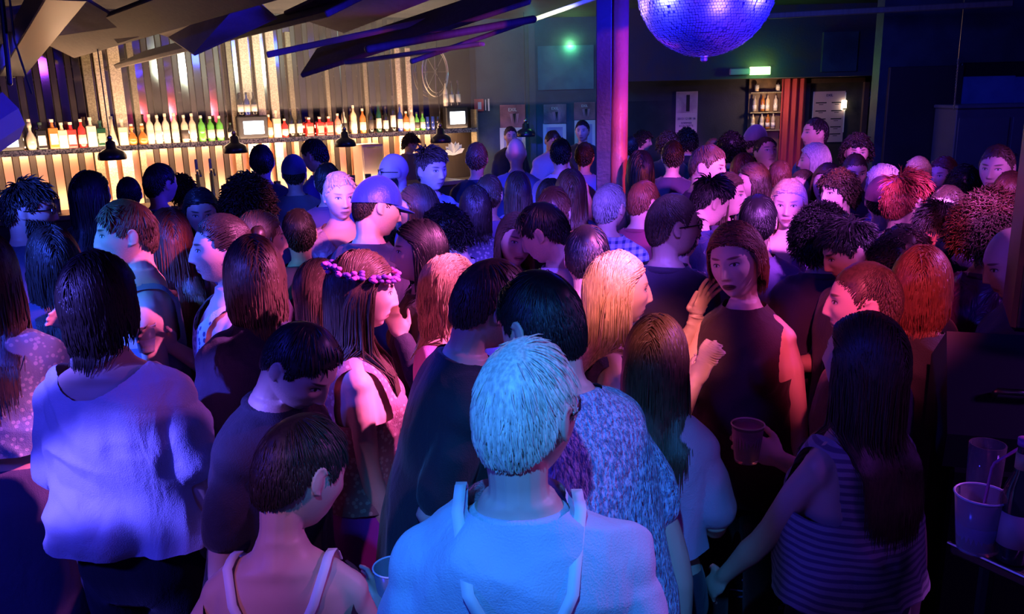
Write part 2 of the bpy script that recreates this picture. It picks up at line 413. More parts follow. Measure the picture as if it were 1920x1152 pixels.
def head_mesh(fem, nu=96, nv=72):
    th = np.linspace(0, math.pi, nv+1)[1:-1]; ph = np.linspace(0, 2*math.pi, nu, endpoint=False)
    ph = ph-.35*np.sin(ph+math.pi/2-math.pi/2)*0
    T, Pp = np.meshgrid(th, ph, indexing='ij')
    a = Pp.ravel()-.45*np.cos(Pp.ravel())     # denser towards the face (-Y)
    d = np.stack([np.sin(T.ravel())*np.cos(a), np.sin(T.ravel())*np.sin(a), np.cos(T.ravel())], 1)
    d = np.concatenate([[[0, 0, 1.]], d, [[0, 0, -1.]]]); V = head_pts(d, fem); F = []
    last = len(V)-1; r = nv-1
    for j in range(nu):
        F.append((0, 1+j, 1+(j+1) % nu)); F.append((last, 1+(r-1)*nu+(j+1) % nu, 1+(r-1)*nu+j))
    for i in range(r-1):
        for j in range(nu): F.append((1+i*nu+j, 1+(i+1)*nu+j, 1+(i+1)*nu+(j+1) % nu, 1+i*nu+(j+1) % nu))
    return V, F
HM = {False: head_mesh(False), True: head_mesh(True)}
def rotm(ax, a): return np.array(Matrix.Rotation(a, 3, ax))
def torso_spec(fem, g=0., hem=.80, loose=0., top=1.50):
    if fem: S = [(.80, .135, .105, .0), (.88, .172, .118, .008), (.96, .162, .112, .005), (1.07, .126, .092, 0), (1.17, .134, .098, 0), (1.27, .148, .108, -.01), (1.35, .146, .098, 0), (1.395, .138, .088, .006), (1.425, .118, .074, .012), (1.45, .082, .062, .014), (1.475, .055, .054, .012), (1.50, .048, .05, .01)]
    else: S = [(.80, .14, .105, 0), (.88, .168, .118, .005), (.96, .162, .115, 0), (1.07, .152, .108, 0), (1.18, .160, .112, 0), (1.28, .174, .120, -.005), (1.365, .172, .113, 0), (1.40, .162, .098, .006), (1.43, .140, .082, .011), (1.455, .098, .070, .013), (1.48, .066, .061, .012), (1.50, .06, .058, .01)]
    zs = np.array([q[0] for q in S])
    Z = [z for z in np.unique(np.concatenate([np.linspace(hem, top, 22)])) if z <= top]
    out = []
    for z in Z:
        zc = max(z, .80)
        rx, ry, cy = [np.interp(zc, zs, [q[k] for q in S]) for k in (1, 2, 3)]
        if loose:
            lw = sstep(z, 1.36, 1.25)*0+ (1-sstep(z, 1.22, 1.36))
            rx = max(rx, (.135 if fem else .155)*1.0+0*z)*lw+rx*(1-lw)+loose*lw*np.clip((1.40-z)/.35, .15, 1); ry = max(ry, .105)*lw+ry*(1-lw)+loose*.8*lw*np.clip((1.40-z)/.35, .15, 1)
        ge = g*(1-.25*float(sstep(z, 1.40, 1.48)))
        out.append((z, rx+ge, ry+ge, 0, cy))
    return out
ARM = {'down': ((.14, -.02, -1), (.02, .18, -1)), 'bent': ((.2, -.05, -1), (-.25, 1, .15)), 'hold': ((.15, .1, -1), (-.3, .8, .75)),
       'chest': ((.3, .2, -1), (-.75, .7, .45)), 'up': ((.55, .35, .75), (-.25, .15, 1)), 'face': ((.25, .55, -.75), (-.35, .5, 1.1)),
       'side': ((.45, .0, -1), (.25, .35, -1)), 'hip': ((.4, -.1, -1), (-.35, .35, -.5)), 'fwd': ((.1, .6, -1), (-.1, 1, .1)), 'back': ((.12, -.2, -1), (.05, .0, -1))}
def unit(v): v = np.array(v, float); return v/np.linalg.norm(v)
def hand_parts(mb, W, d, n, side, sc=1., curl=.5, spread=.12):
    d = unit(d); n = unit(np.array(n)-d*np.dot(n, d)); b = np.cross(n, d)*side      # b points to the thumb
    R = np.stack([d, b, n], 1)
    mb.ell(W+d*.048*sc, (.056*sc, .040*sc, .0155*sc), R, 14, 8)
    mb.tube([W-d*.03*sc, W+d*.02*sc], [.026*sc, .027*sc], 10, .72)
    L = [.076, .084, .078, .062]
    for i in range(4):
        o = (.030-.020*i)*sc; base = W+d*.082*sc+b*o*.95
        dd = unit(d+b*(.5-.33*i)*spread*2); P = [base-dd*.015*sc, base]; cur = dd
        ang = curl*(.55+.1*i)
        for k in range(3):
            l = L[i]*sc*(.45, .30, .25)[k]; cur = unit(cur*math.cos(ang)+n*math.sin(ang)*1.0)
            P.append(P[-1]+cur*l)
            n2 = unit(n-cur*np.dot(n, cur)) if abs(np.dot(n, cur)) < .98 else -dd
            ang = curl*.7
        mb.tube(P, np.array([.0095, .0095, .0088, .0080, .0070])*sc, 8)
    base = W+d*.020*sc+b*.026*sc; t1 = unit(d*.75+b*.75+n*.25); t2 = unit(d*.95+b*.3+n*(.2+.5*curl))
    mb.tube([base, base+t1*.036*sc, base+t1*.036*sc+t2*.032*sc, base+t1*.036*sc+t2*.055*sc], np.array([.013, .0115, .0098, .008])*sc, 8)
HAIRLINE = ([-1.1, -.8, -.5, -.2, .15, .6, 1.1], [.068, .062, .045, -.005, -.022, -.055, -.070])
EARLINE = ([-1.1, -.8, -.5, -.22, -.12, .0, .2, .32, .45, .7, 1.1], [.068, .062, .045, .0, .0, .022, .026, .012, -.03, -.058, -.070])
def scalp(d, recede=0., ears=False):
    p = head_pts(d, False, False)
    f = p[:, 1]/.1; zl = np.interp(f, *(EARLINE if ears else HAIRLINE))+recede*sstep(-f, .3, .8)
    return p, p[:, 2] > zl, p[:, 2]-zl
def fib(n):
    i = np.arange(n)+.5; z = 1-2*i/n; a = i*2.399963; r = np.sqrt(1-z*z); return np.stack([r*np.cos(a), r*np.sin(a), z], 1)
def strands_mesh(P, R):
    N, K, _ = P.shape; T = np.gradient(P, axis=1); T /= np.linalg.norm(T, axis=2)[..., None]+1e-9
    ref = P-P.mean(axis=(0, 1)); ref = ref-T*(ref*T).sum(2)[..., None]; ref /= np.linalg.norm(ref, axis=2)[..., None]+1e-9
    B = np.cross(T, ref); V = []
    for a, q in ((0, .6), (2.09, 1.), (4.19, 1.)):
        V.append(P+R[..., None]*(math.cos(a)*ref*q+math.sin(a)*B*1.15))
    V = np.stack(V, 2).reshape(-1, 3)
    i = np.arange(N)[:, None, None]*K*3; k = np.arange(K-1)[None, :, None]*3; a = np.arange(3)[None, None, :]; b = (a+1) % 3
    F = np.stack([i+k+a, i+k+b, i+k+3+b, i+k+3+a], -1).reshape(-1, 4)
    return V, F
def make_hair(style, fem, Rh, s, rs, recede=0., length=.3, hc=None, vol=1.):
    """hair in unbent body space; Rh rotates head space into body space"""
    near = s > 420
    if style == 'bald': return None
    N = {True: 1700, False: 650}[near] if s > 250 else 300
    if s > 800: N = 4600
    th = {True: .0032, False: .0052}[near] if s > 250 else .0075
    if s > 800: th = .0019
    off = {'short': .006, 'crop': .002, 'quiff': .008, 'curly': .022, 'afro': .05, 'long': .010, 'bob': .014, 'bun': .008, 'pony': .004, 'wavy': .014, 'messy': .010}[style]*vol
    if style in ('long', 'bob', 'wavy'): N = int(N*1.5)
    if style in ('curly', 'afro', 'messy'): N = int(N*1.5); th *= .72
    d = fib(int(N*1.75)); d += rs.normal(0, .01, d.shape); d /= np.linalg.norm(d, axis=1)[:, None]
    ears = style in ('short', 'crop', 'quiff', 'messy', 'bun', 'pony'); p, m, dep = scalp(d, recede, ears); p, d, dep = p[m], d[m], dep[m]; n = len(p)
    nrm = p/np.array([.076, .096, .118])**2; nrm /= np.linalg.norm(nrm, axis=1)[:, None]
    K = {'short': 5, 'crop': 4, 'quiff': 6, 'curly': 7, 'afro': 6, 'long': 12, 'bob': 10, 'bun': 6, 'pony': 8, 'wavy': 12, 'messy': 5}[style]
    g = np.array(Rh).T@np.array([0, 0, -1.])        # gravity in head space
    crown = np.array([.008, .045, .118])
    tang = p-crown; tang -= nrm*(tang*nrm).sum(1)[:, None]; tang /= np.linalg.norm(tang, axis=1)[:, None]+1e-6
    rnd = rs.normal(0, 1, (n, 3))
    ln = rs.uniform(.8, 1.15, n)
    pos = p+nrm*(off*.55 if style in ('curly', 'afro') else -.001)
    E = np.array([.076, .097, .115])
    def pushout(q, o):
        c = np.array([0, .004, .0]); r = q-c; k = np.sqrt(((r/(E+o))**2).sum(1)); ins = k < 1
        q = q.copy(); q[ins] = c+r[ins]/k[ins, None]; return q
    P = [pos.copy()]
    clump = vnoise(p*70+17, 3)[:, None]; clump2 = np.stack([vnoise(p*55+31*j, 5+j) for j in range(3)], 1)
    if style in ('short', 'crop', 'quiff', 'messy'):
        L = {'short': .050, 'crop': .018, 'quiff': .060, 'messy': .060}[style]*ln*vol
        topw = sstep(p[:, 2], .04, .1)
        L = L*(.35+.65*sstep(dep, .0, .035))
        if style == 'quiff': L = L*(.35+.8*topw)
        if style in ('short', 'messy'): L = L*(.55+.6*topw)*(1+.25*clump[:, 0])
        if style == 'messy': dirv = nrm*.42+tang*.6+rnd*.08+clump2*.65
        else: dirv = nrm*(.10+.5*topw[:, None]*(style == 'quiff'))+tang*1.0+rnd*.05+clump2*.22
        if style == 'quiff': dirv += topw[:, None]*np.array([.35, -.15, .75])
        if style == 'short': wq_ = (sstep(-p[:, 1], .02, .07)*sstep(p[:, 2], .03, .07))[:, None]; dirv = dirv*(1-wq_)+(np.array([.75, .35, .35])+clump2*.3)*wq_
        for k in range(1, K):
            dirv = dirv/np.linalg.norm(dirv, axis=1)[:, None]; pos = pos+dirv*(L/(K-1))[:, None]
            nn_ = pos/np.array([.076, .096, .118])**2; nn_ /= np.linalg.norm(nn_, axis=1)[:, None]; dirv = dirv-nn_*((dirv*nn_).sum(1)*(.75 if style in ('short', 'crop') else .35))[:, None]
            dirv = dirv+g*.10+rnd*.03; pos = pushout(pos, off*.5+.002); P.append(pos.copy())
    elif style in ('curly', 'afro'):
        ph = rs.uniform(0, 6.28, n); L = .042*ln*vol if style == 'curly' else .050*ln*vol
        ax1 = np.cross(nrm, rnd); ax1 /= np.linalg.norm(ax1, axis=1)[:, None]; ax2 = np.cross(nrm, ax1)
        for k in range(1, K):
            a = ph+k*1.5
            q = p+nrm*(off*.4+L*k/(K-1))[:, None]+(ax1*np.cos(a)[:, None]+ax2*np.sin(a)[:, None])*.008+tang*.016*k/(K-1)+g*.004*k+clump2*.014*k/(K-1)
            P.append(q)
    elif style in ('bun', 'pony'):
        tgt = np.array([0, .105, .045]) if style == 'bun' else np.array([0, .10, .03])
        for k in range(1, K):
            t = k/(K-1); q = p*(1-t)+tgt*t+rnd*.0012; P.append(pushout(q, off+.003+.004*(1-t)))
    else:                                        # long, wavy, bob: part and fall
        L = length*ln*vol**0
        side = np.sign(p[:, 0]+.012*rnd[:, 0]); 
        tz = sstep(p[:, 2], .0, .11)
        dirv = nrm*.12+np.stack([side*1.0, np.full(n, .55), np.full(n, .0)], 1)*tz[:, None]+g*(1-.75*tz[:, None])*(1-.9*sstep(-p[:, 1], .0, .05)*sstep(p[:, 2], .02, .06))[:, None]
        st = L/(K-1)
        nsm = 5; s1 = np.minimum(.019, L/(K-1)); s2 = (L-nsm*s1)/(K-1-nsm)
        wfr = sstep(-p[:, 1], -.01, .05)*sstep(p[:, 2], .02, .06)
        jit = rs.uniform(0, 1, (n, 1)); amp = .010 if style == 'wavy' else .003
        ph = vnoise(p*40, 9)*6
        for k in range(1, K):
            dirv = dirv/np.linalg.norm(dirv, axis=1)[:, None]
            nn_ = (pos-[0, .004, 0])/(E+off)**2; kk_ = np.sqrt((((pos-[0, .004, 0])/(E+off))**2).sum(1)); nn_ /= np.linalg.norm(nn_, axis=1)[:, None]; dn = (dirv*nn_).sum(1)
            rm_ = np.where((kk_ < 1.15) & (dn > 0) & (pos[:, 2] > -.02), dn*.95, 0.); dirv = dirv-nn_*rm_[:, None]; dirv /= np.linalg.norm(dirv, axis=1)[:, None]
            pos = pos+dirv*(s1 if k <= nsm else s2)[:, None]
            pos = pos+clump2*amp*np.sin(k*1.1+ph)[:, None]
            pos = pushout(pos, off+.004+clump[:, 0][:, None]*.004*0)
            # keep the face free
            if k <= nsm:
                r_ = pos-[0, .004, 0]; kq = np.sqrt(((r_/(E+off))**2).sum(1)); sn = (pos[:, 2] > .0)[:, None]; pos = np.where(sn, [0, .004, 0]+r_/kq[:, None]*(1+.05*jit), pos)
            wf = sstep(-pos[:, 1], .03, .06)*(1-sstep(pos[:, 2], -.005, .045)); tx = np.sign(pos[:, 0]+1e-6)*np.maximum(np.abs(pos[:, 0]), .066+off)
            pos[:, 0] = pos[:, 0]*(1-wf)+tx*wf; pos[:, 1] = pos[:, 1]*(1-wf*.45)
            # away from the neck and shoulders (body space)
            b = pos@np.array(Rh).T+hc
            r = np.stack([b[:, 0], b[:, 1]-.005], 1); z = b[:, 2]
            rx = np.interp(z, [1.0, 1.1, 1.28, 1.38, 1.44, 1.50, 1.6], [.16, .165, .185, .175, .10, .066, .05])+.010; ry = np.interp(z, [1.0, 1.1, 1.28, 1.38, 1.44, 1.50, 1.6], [.13, .13, .135, .12, .088, .07, .05])+.012
            kk = np.sqrt((r[:, 0]/rx)**2+(r[:, 1]/ry)**2); ins = (kk < 1) & (z < 1.54)
            sgn = np.where(r[:, 1] > -.02, 1., -1.)
            # slide to front or back of the torso
            need = sgn*ry*np.sqrt(np.clip(1-(r[:, 0]/rx)**2, 0, 1))
            b[ins, 1] = .005+need[ins]
            pos = (b-hc)@np.array(Rh)
            dirv = dirv*.6+(g*(.45 if k < 4 else .9))*(1-(.93 if k < nsm else 0.)*wfr[:, None])+rnd*.02+(np.stack([side*.5, np.full(n, .35), np.zeros(n)], 1)*wfr[:, None] if k < nsm else 0)
            if style == 'bob': dirv += -nrm*np.array([.5, .5, 0])*(k > K*.6)
            P.append(pos.copy())
    P = np.stack(P, 1); K = P.shape[1]
    taper = np.array([1.]*(K-1)+[.25]); 
    if style in ('long', 'wavy', 'bob'): taper = np.interp(np.arange(K), [0, K*.6, K-1], [1, 1, .35])
    R = th*taper[None]*rs.uniform(.7, 1.2, (n, 1))*(1.3 if style in ('curly', 'afro') else 1)
    V, F = strands_mesh(P, R)
    # scalp layer under the strands
    nu, nv = (48, 30)
    T, Pp = np.meshgrid(np.linspace(.001, math.pi, nv), np.linspace(0, 2*math.pi, nu, endpoint=False), indexing='ij')
    dd = np.stack([np.sin(T)*np.cos(Pp), np.sin(T)*np.sin(Pp), np.cos(T)], -1).reshape(-1, 3)
    q, mm, dp = scalp(dd, recede, ears); nn = q/np.linalg.norm(q, axis=1)[:, None]
    q = q+nn*(off*.8+.001)*np.clip(dp/.02+.25, .25, 1)[:, None]*(1+.25*vnoise(q*60, 4)[:, None])
    i = np.arange(nv-1)[:, None]*nu; j = np.arange(nu)[None]; j2 = (j+1) % nu
    G = np.stack([i+j, i+nu+j, i+nu+j2, i+j2], -1).reshape(-1, 4)
    G = G[mm[G].all(1)]; q2, G = compact(q, G)
    V2 = np.concatenate([V, q2]); F2 = np.concatenate([F, G+len(V)])
    if style in ('bun',):
        mb = MB(); mb.ell((0, .125, .05), (.034, .030, .034)); 
        bv = mb.verts(); bv = bv+.003*vnoise(bv*120, 2)[:, None]
        bf = np.array([f if len(f) == 4 else (*f, f[-1]) for f in mb.F if len(f) == 4]); F2 = np.concatenate([F2, bf+len(V2)]); V2 = np.concatenate([V2, bv])
    if style == 'pony':
        m_ = 260; st0 = np.array([0, .10, .03])+rs.normal(0, .010, (m_, 3)); Q = [st0]; dv = np.tile(np.array([0, .8, -.1]), (m_, 1))+rs.normal(0, .12, (m_, 3))
        for k in range(1, 10):
            dv /= np.linalg.norm(dv, axis=1)[:, None]; Q.append(Q[-1]+dv*length/9); dv = dv*.55+g*.7
        Vp, Fp = strands_mesh(np.stack(Q, 1), np.full((m_, 10), th*1.2)); F2 = np.concatenate([F2, Fp+len(V2)]); V2 = np.concatenate([V2, Vp])
    return V2@np.array(Rh).T, F2
SK = {'pale': (.62, .42, .33), 'tan': (.46, .29, .21), 'brown': (.2, .115, .075), 'fair': (.72, .52, .43)}
HCOL = {'black': (.012, .010, .012), 'dark': (.03, .02, .016), 'brown': (.085, .05, .032), 'auburn': (.16, .055, .03), 'blond': (.5, .36, .2), 'white': (.75, .68, .55), 'grey': (.3, .28, .27), 'red': (.38, .06, .04)}
PEOPLE = []
WF = 2.1; _wz = np.linspace(-.5, 3.0, 1401); _wg = 1+(WF-1)*sstep(_wz, 1.44, 1.53); _wZ = np.concatenate([[0], np.cumsum((_wg[1:]+_wg[:-1])/2*(_wz[1]-_wz[0]))])-.5
def warp(V):                                  # gives the head finer cells than the body when the skin is remeshed
    g = np.interp(V[:, 2], _wz, _wg)[:, None]; return np.concatenate([V[:, :2]*g, np.interp(V[:, 2], _wz, _wZ)[:, None]], 1)
def unwarp(V):
    z = np.interp(V[:, 2], _wZ, _wz); g = np.interp(z, _wz, _wg)[:, None]; return np.concatenate([V[:, :2]/g, z[:, None]], 1)
def P(px, top, s, yaw, hair, hcol, shirt, scol, label, **k):
    PEOPLE.append(dict(px=px, top=top, s=s, yaw=yaw, hair=hair, hcol=hcol, shirt=shirt, scol=scol, label=label, **k))
def solve(p):
    fem = p.get('fem', False)
    hy, hp_, hr = [math.radians(a) for a in p.get('head', (0, 0, 0))]     # yaw (to own left +), nod down +, tilt
    Rh = rotm('Z', hy)@rotm('X', hp_)@rotm('Y', hr)
    # nod pivot at the neck
    piv = np.array([0, .005, 1.52]); hc = piv+Rh@(HC-piv)
    lean = math.radians(p.get('lean', 0)); sl = math.radians(p.get('slean', 0))
    def bend(V):
        V = np.array(V, float); single = V.ndim == 1; V = np.atleast_2d(V)
        z0 = .95; a = lean*np.clip((V[:, 2]-.86)/.32, 0, 1); b_ = sl*np.clip((V[:, 2]-.86)/.32, 0, 1)
        y, z = V[:, 1].copy(), V[:, 2]-z0
        V[:, 1] = y*np.cos(a)-z*np.sin(a); V[:, 2] = z0+y*np.sin(a)+z*np.cos(a)
        x, z = V[:, 0].copy(), V[:, 2]-z0
        V[:, 0] = x*np.cos(b_)+z*np.sin(b_); V[:, 2] = z0-x*np.sin(b_)+z*np.cos(b_)
        return V[0] if single else V
    voff = {'curly': .03, 'afro': .07, 'bald': 0, 'crop': .003, 'quiff': .02, 'messy': .02}.get(p['hair'], .01)
    if p.get('cap'): voff = .012
    hcb = bend(hc)
    toph = hcb+np.array([0, 0, .118+voff])
    p.update(fem=fem, Rh=Rh, hc=hc, bendf=bend, toph=toph)
def place(p):
    s = p['s']; kmin, kmax = (.91, 1.05) if p['fem'] else (.95, 1.12)
    top = p['toph']
    for _ in range(30):
        W = at(p['px'], p['top'], s); k = W[2]/top[2]
        if k < kmin: s *= 1.02 if p['top'] > yh(p['px']) else .98
        elif k > kmax: s *= .98
        else: break
    p['scur'] = s; p['k'] = k
    ph = math.atan2(W[0], W[1]); wy = math.radians(p['yaw'])-ph; p['wyaw'] = wy
    R2 = np.array([[math.cos(wy), -math.sin(wy)], [math.sin(wy), math.cos(wy)]])
    p['root'] = np.array([*(W[:2]-R2@(top[:2]*k)), 0.]); p['R2'] = R2
CONF = {}
def relax():
    for p in PEOPLE: solve(p); p['s0'] = p['s']; p['px0'] = p['px']; place(p)
    for it in range(160 if len(PEOPLE) > 20 else 0):
        mv = np.zeros(len(PEOPLE)); CONF.clear()
        for i, a in enumerate(PEOPLE):
            for j in range(i+1, len(PEOPLE)):
                b = PEOPLE[j]; d = b['root'][:2]-a['root'][:2]
                if abs(d[0]) > .6 or abs(d[1]) > .6: continue
                # torso ellipses: .23 x .15
                u = d/(np.linalg.norm(d)+1e-9)
                def rad(p): l = p['R2'].T@u; return 1/math.sqrt((l[0]/.25)**2+(l[1]/.165)**2)
                need = (rad(a)*a['k']+rad(b)*b['k'])*.97
                if np.linalg.norm(d) < need:
                    for q_, sg in ((a, 1), (b, -1)):
                        ax_ = a['px'] > b['px']; lx = q_['scur']*(.045 if q_['scur'] < 480 else .03)
                        q_['px'] = float(np.clip(q_['px']+(.7 if (sg == 1) == ax_ else -.7), q_['px0']-lx, q_['px0']+lx))
                    sg = 1 if a['scur'] > b['scur'] else -1; mv[i] += sg; mv[j] -= sg; CONF[(i, j)] = 1
        if not mv.any(): break
        for p, m in zip(PEOPLE, mv):
            if m or p['px'] != p['px0']:
                lim = max(.05, p.get('lim', .2))
                p['s'] = float(np.clip(p['s']*(1+.012*np.sign(m)), p['s0']*(1-lim), p['s0']*(1+lim))); place(p)
def skirt_rings(fem, z0, z1, flare): 
    t = torso_spec(fem, .012, .80, 0, 1.06); top_r = [r for r in t if r[0] >= z0]
    out = []
    hip = np.interp(.9, [q[0] for q in t], [q[1] for q in t])
    for z in np.linspace(z1, z0, 8): f = 1+(z0-z)*flare; out.append((z, hip*f, .13*f, 0, .005))
    return out+[r for r in top_r if r[0] > z0+.02]
def build_person(p):
    fem, Rh, hc, bend, k = p['fem'], p['Rh'], p['hc'], p['bendf'], p['k']; s = p['scur']
    rs = np.random.default_rng(int(p['px']*7+p['top'])); q = .86 if fem else 1.
    wy = p['wyaw']; fat = p.get('fat', 1.)
    loc = tuple(p['root'])
    def fin(V): return bend(V)*k
    # skeleton of the arms in unbent space
    sw = .143 if fem else .160
    arms = []
    for side, key in ((1, 'L'), (-1, 'R')):
        a = p.get('arm'+key, 'down'); a = ARM[a] if isinstance(a, str) else a
        f = lambda v: unit((v[0]*side, -v[1], v[2]))
        S = np.array([side*sw, .004, 1.375]); 
        u1, u2 = f(a[0]), f(a[1])
        if u1[2] > .1: S = S+np.array([0, 0, .03])
        E = S+u1*.285*(.95 if fem else 1); Wr = E+u2*.255*(.95 if fem else 1)
        arms.append((side, S, E, Wr, u1, u2, a[2] if len(a) > 2 else None))
    vox = float(np.clip(2./s, .0035, .0085))*WF; 
    # ---- body: one continuous skin
    mb = MB(); V, F = rings(torso_spec(fem, 0, .80, 0, 1.50)); 
    mb.add(V, F)
    if fem:
        for sx in (-1, 1): mb.ell((sx*.068, -.078, 1.265), (.058, .052, .06), None, 12, 8)
    mb.tube([(0, .022, 1.42), (0, .014, 1.50), tuple(hc+Rh@np.array([0, .030, -.075])), tuple(hc+Rh@np.array([0, .018, -.01]))], np.array([.062, .050, .049, .05])*(1.06 if not fem else .93), 16)
    HV, HF = HM[fem]; mb.add(HV@Rh.T+hc, HF)
    for sx in (-1, 1):                           # ears
        Re = Rh@rotm('Z', sx*-.38)
        mb.ell(hc+Rh@np.array([sx*.0765, .012, -.006]), (.0075, .0165, .027), Re, 10, 8)
        pts = [hc+Rh@np.array([sx*(.079+.004*math.sin(t*1.2)), .012+.0175*math.cos(t*math.pi+.25)*-1, -.004+.0285*math.sin(t*math.pi+.25)]) for t in np.linspace(-.05, .95, 7)]
        mb.tube([hc+Rh@np.array([sx*.0775, -.004, .012])]+[hc+Rh@np.array([sx*.0805, .012+.0165*math.cos(t), -.004+.0265*math.sin(t)]) for t in np.linspace(2.4, -1.1, 8)]+[hc+Rh@np.array([sx*.078, .004, -.031])], .0042, 6)
    lower = p.get('lower', 'trousers')
    bare = lower in ('skirt', 'shorts', 'dress')
    for sx in (-1, 1):
        if bare: mb.tube([(sx*.085, .0, .84), (sx*.09, -.01, .5), (sx*.09, .01, .30), (sx*.09, .02, .08)], np.array([.088, .056, .056, .036])*(.95 if fem else 1), 14)
        mb.tube([(sx*.085, .0, .86), (sx*.088, 0, .70)], np.array([.082, .074]), 14)
    for side, S, E, Wr, u1, u2, hd in arms:
        mb.tube([(side*.03, .014, 1.425), (side*.085, .012, 1.415), S+(-side*.012, 0, -.002)], np.array([.050, .046, .049])*(.92 if fem else 1), 12)
        mb.ell(S+np.array([-side*.014, 0, -.012]), np.array([.052, .052, .056])*q, None, 12, 8)
        mb.tube([S+(-side*.02, 0, 0), S+u1*.10, E-u1*.03, E+u2*.03, E+u2*.09, Wr-u2*.06, Wr], np.array([.052, .048, .041, .040, .042, .031, .0265])*q*fat, 12)
        pn = np.array([-side*.9, .1, -.1]) if u2[2] < -.3 else np.array([-side*.75, 0.25, -.5])
        cu, sp_ = .45, .1
        if hd: pn = np.array([hd[0][0]*side, -hd[0][1], hd[0][2]]); cu, sp_ = hd[1], hd[2]
        hand_parts(mb, Wr, u2, pn, side, .93 if fem else 1.02, cu, sp_)
    mb.V = [warp(v) for v in mb.V]; V, F = remesh(mb, vox); V = unwarp(V); V = smooth_mesh(V, F, 1, .35)
    hp = (V-hc)@Rh
    cut = ((hp**2).sum(1) > .03)                      # below the neck: far from the face
    hp[cut] = hp[cut]*1+np.array([0, .0, -.3])
    Vb0 = V.copy(); V[:] = fin(V)
    sk = p.get('skin', 'pale'); brow = tuple(np.array(HCOL[p['hcol']])*.6)
    if p['hcol'] == 'white': brow = (.16, .11, .07)
    lip = p.get('lip', (.42, .17, .15) if fem else (.40, .22, .18))
    me = mesh_from('person', V, F, [skin_mat(SK[sk], lip, brow, p.get('beard', 0. if fem else .12))])
    at_ = me.attributes.new('hp', 'FLOAT_VECTOR', 'POINT'); at_.data.foreach_set('vector', hp.astype(np.float32).ravel())
    body = obj('person', me, None, loc); body.rotation_euler = (0, 0, wy)
    tag(body, p['label'], 'person', p.get('group'))
    def child(name, V, F, m, smooth=True): return obj(name, mesh_from(name, V, F, [m], smooth), body)
    # ---- hair
    if p.get('cap'):
        hs = 'crop'
    else: hs = p['hair']
    r = make_hair(hs, fem, Rh, s, rs, p.get('recede', 0.), p.get('len', .3), hc, p.get('vol', 1.))
    if r: child('hair', fin(r[0]+hc), r[1], hair_mat(HCOL[p['hcol']]))
    if p.get('beard', 0) > .85:                      # full beard as short strands
        d = fib(2600); pp = head_pts(d, False); f = (pp[:, 2]-.35*abs(pp[:, 0]) < -.054) & (pp[:, 1] < .01) & ~((abs(pp[:, 0]) < .02) & (abs(pp[:, 2]+.071) < .008))
        pp = pp[f]; nn = pp/np.linalg.norm(pp, axis=1)[:, None]; L = .016
        Q = np.stack([pp, pp+nn*L*.5+[0, 0, -.004], pp+nn*L*.8+[0, 0, -.014]], 1)+rs.normal(0, .001, (len(pp), 3, 3))
        Vb, Fb = strands_mesh(Q, np.full((len(pp), 3), .0024)); child('beard', fin(Vb@Rh.T+hc), Fb, hair_mat(HCOL[p['hcol']]))
    if p.get('cap'):
        cc, style = p['cap']
        m_ = mat('cap_fabric', cc, .35 if style == 'glossy' else .7, kind='cloth')
        Tm, Pm = np.meshgrid(np.linspace(.001, 1.62, 16), np.linspace(0, 2*math.pi, 40, endpoint=False), indexing='ij')
        dd = np.stack([np.sin(Tm)*np.cos(Pm), np.sin(Tm)*np.sin(Pm), np.cos(Tm)], -1).reshape(-1, 3)
        cv = dd*np.array([.086, .107, .112])+np.array([0, .004, .022]); cv[:, 2] -= .012*(cv[:, 1] > 0)*(cv[:, 1]/.1)
        i = np.arange(15)[:, None]*40; j = np.arange(40)[None]; G = np.stack([i+j, i+40+j, i+40+(j+1) % 40, i+(j+1) % 40], -1).reshape(-1, 4)
        cap_ = child('cap', fin(cv@Rh.T+hc), G, m_)
        bf = -1 if not p.get('capback') else 1; bb = MB(); P_, w_ = [], []
        if style != 'beanie':
            top_, bot = [], []
            for a in np.linspace(-1.1, 1.1, 13):
                top_.append((math.sin(a)*.080, bf*math.cos(a)*.095, .022)); bot.append((math.sin(a)*.074, bf*(.095*math.cos(1.1)+.125*(math.cos(a)-math.cos(1.1))/(1-math.cos(1.1))+.0), .022-.010*math.cos(a)-.008))
            V4 = np.array(top_+bot+[(x, y, z-.004) for x, y, z in top_]+[(x, y, z-.004) for x, y, z in bot]); n = 13; F4 = []
            for a in range(n-1): F4 += [(a, a+1, n+a+1, n+a), (2*n+a, 3*n+a, 3*n+a+1, 2*n+a+1), (n+a, n+a+1, 3*n+a+1, 3*n+a)]
            obj('cap_brim', mesh_from('cap_brim', fin(V4@Rh.T+hc), np.array(F4), [m_]), cap_)
    if p.get('glasses'):
        gb = MB(); 
        for sx in (-1, 1):
            c0 = np.array([sx*.032, -.097, .002]); ring = [c0+np.array([.023*math.cos(t), .004*math.cos(t)*sx, .017*math.sin(t)]) for t in np.linspace(0, 2*math.pi, 17)]
            gb.tube(ring, .0022, 6); gb.tube([(sx*.055, -.092, .006), (sx*.078, -.04, .006), (sx*.082, .02, .002)], .0022, 6)
        gb.tube([(-.009, -.1, .004), (.009, -.1, .004)], .002, 6)
        child('glasses', fin(gb.verts()@Rh.T+hc), gb.F, mat('glasses_frame', (.01, .01, .012), .25), False)
    # ---- clothes
    kind, hem, sl, neck = p['shirt'], p.get('hem', .86), p.get('sleeve', 'short'), p.get('neck', 'crew')
    if sl == 'none' and neck == 'crew': neck = 'tank'
    cvox = float(np.clip(4.5/s, .0065, .013)); loose = p.get('loose', .012)
    mb = MB(); g_ = .012
    V, F = rings(torso_spec(fem, g_, hem, loose, 1.492), 40); mb.add(V, F)
    if fem:
        for sx in (-1, 1): mb.ell((sx*.068, -.078, 1.265), (.070, .064, .072), None, 12, 8)
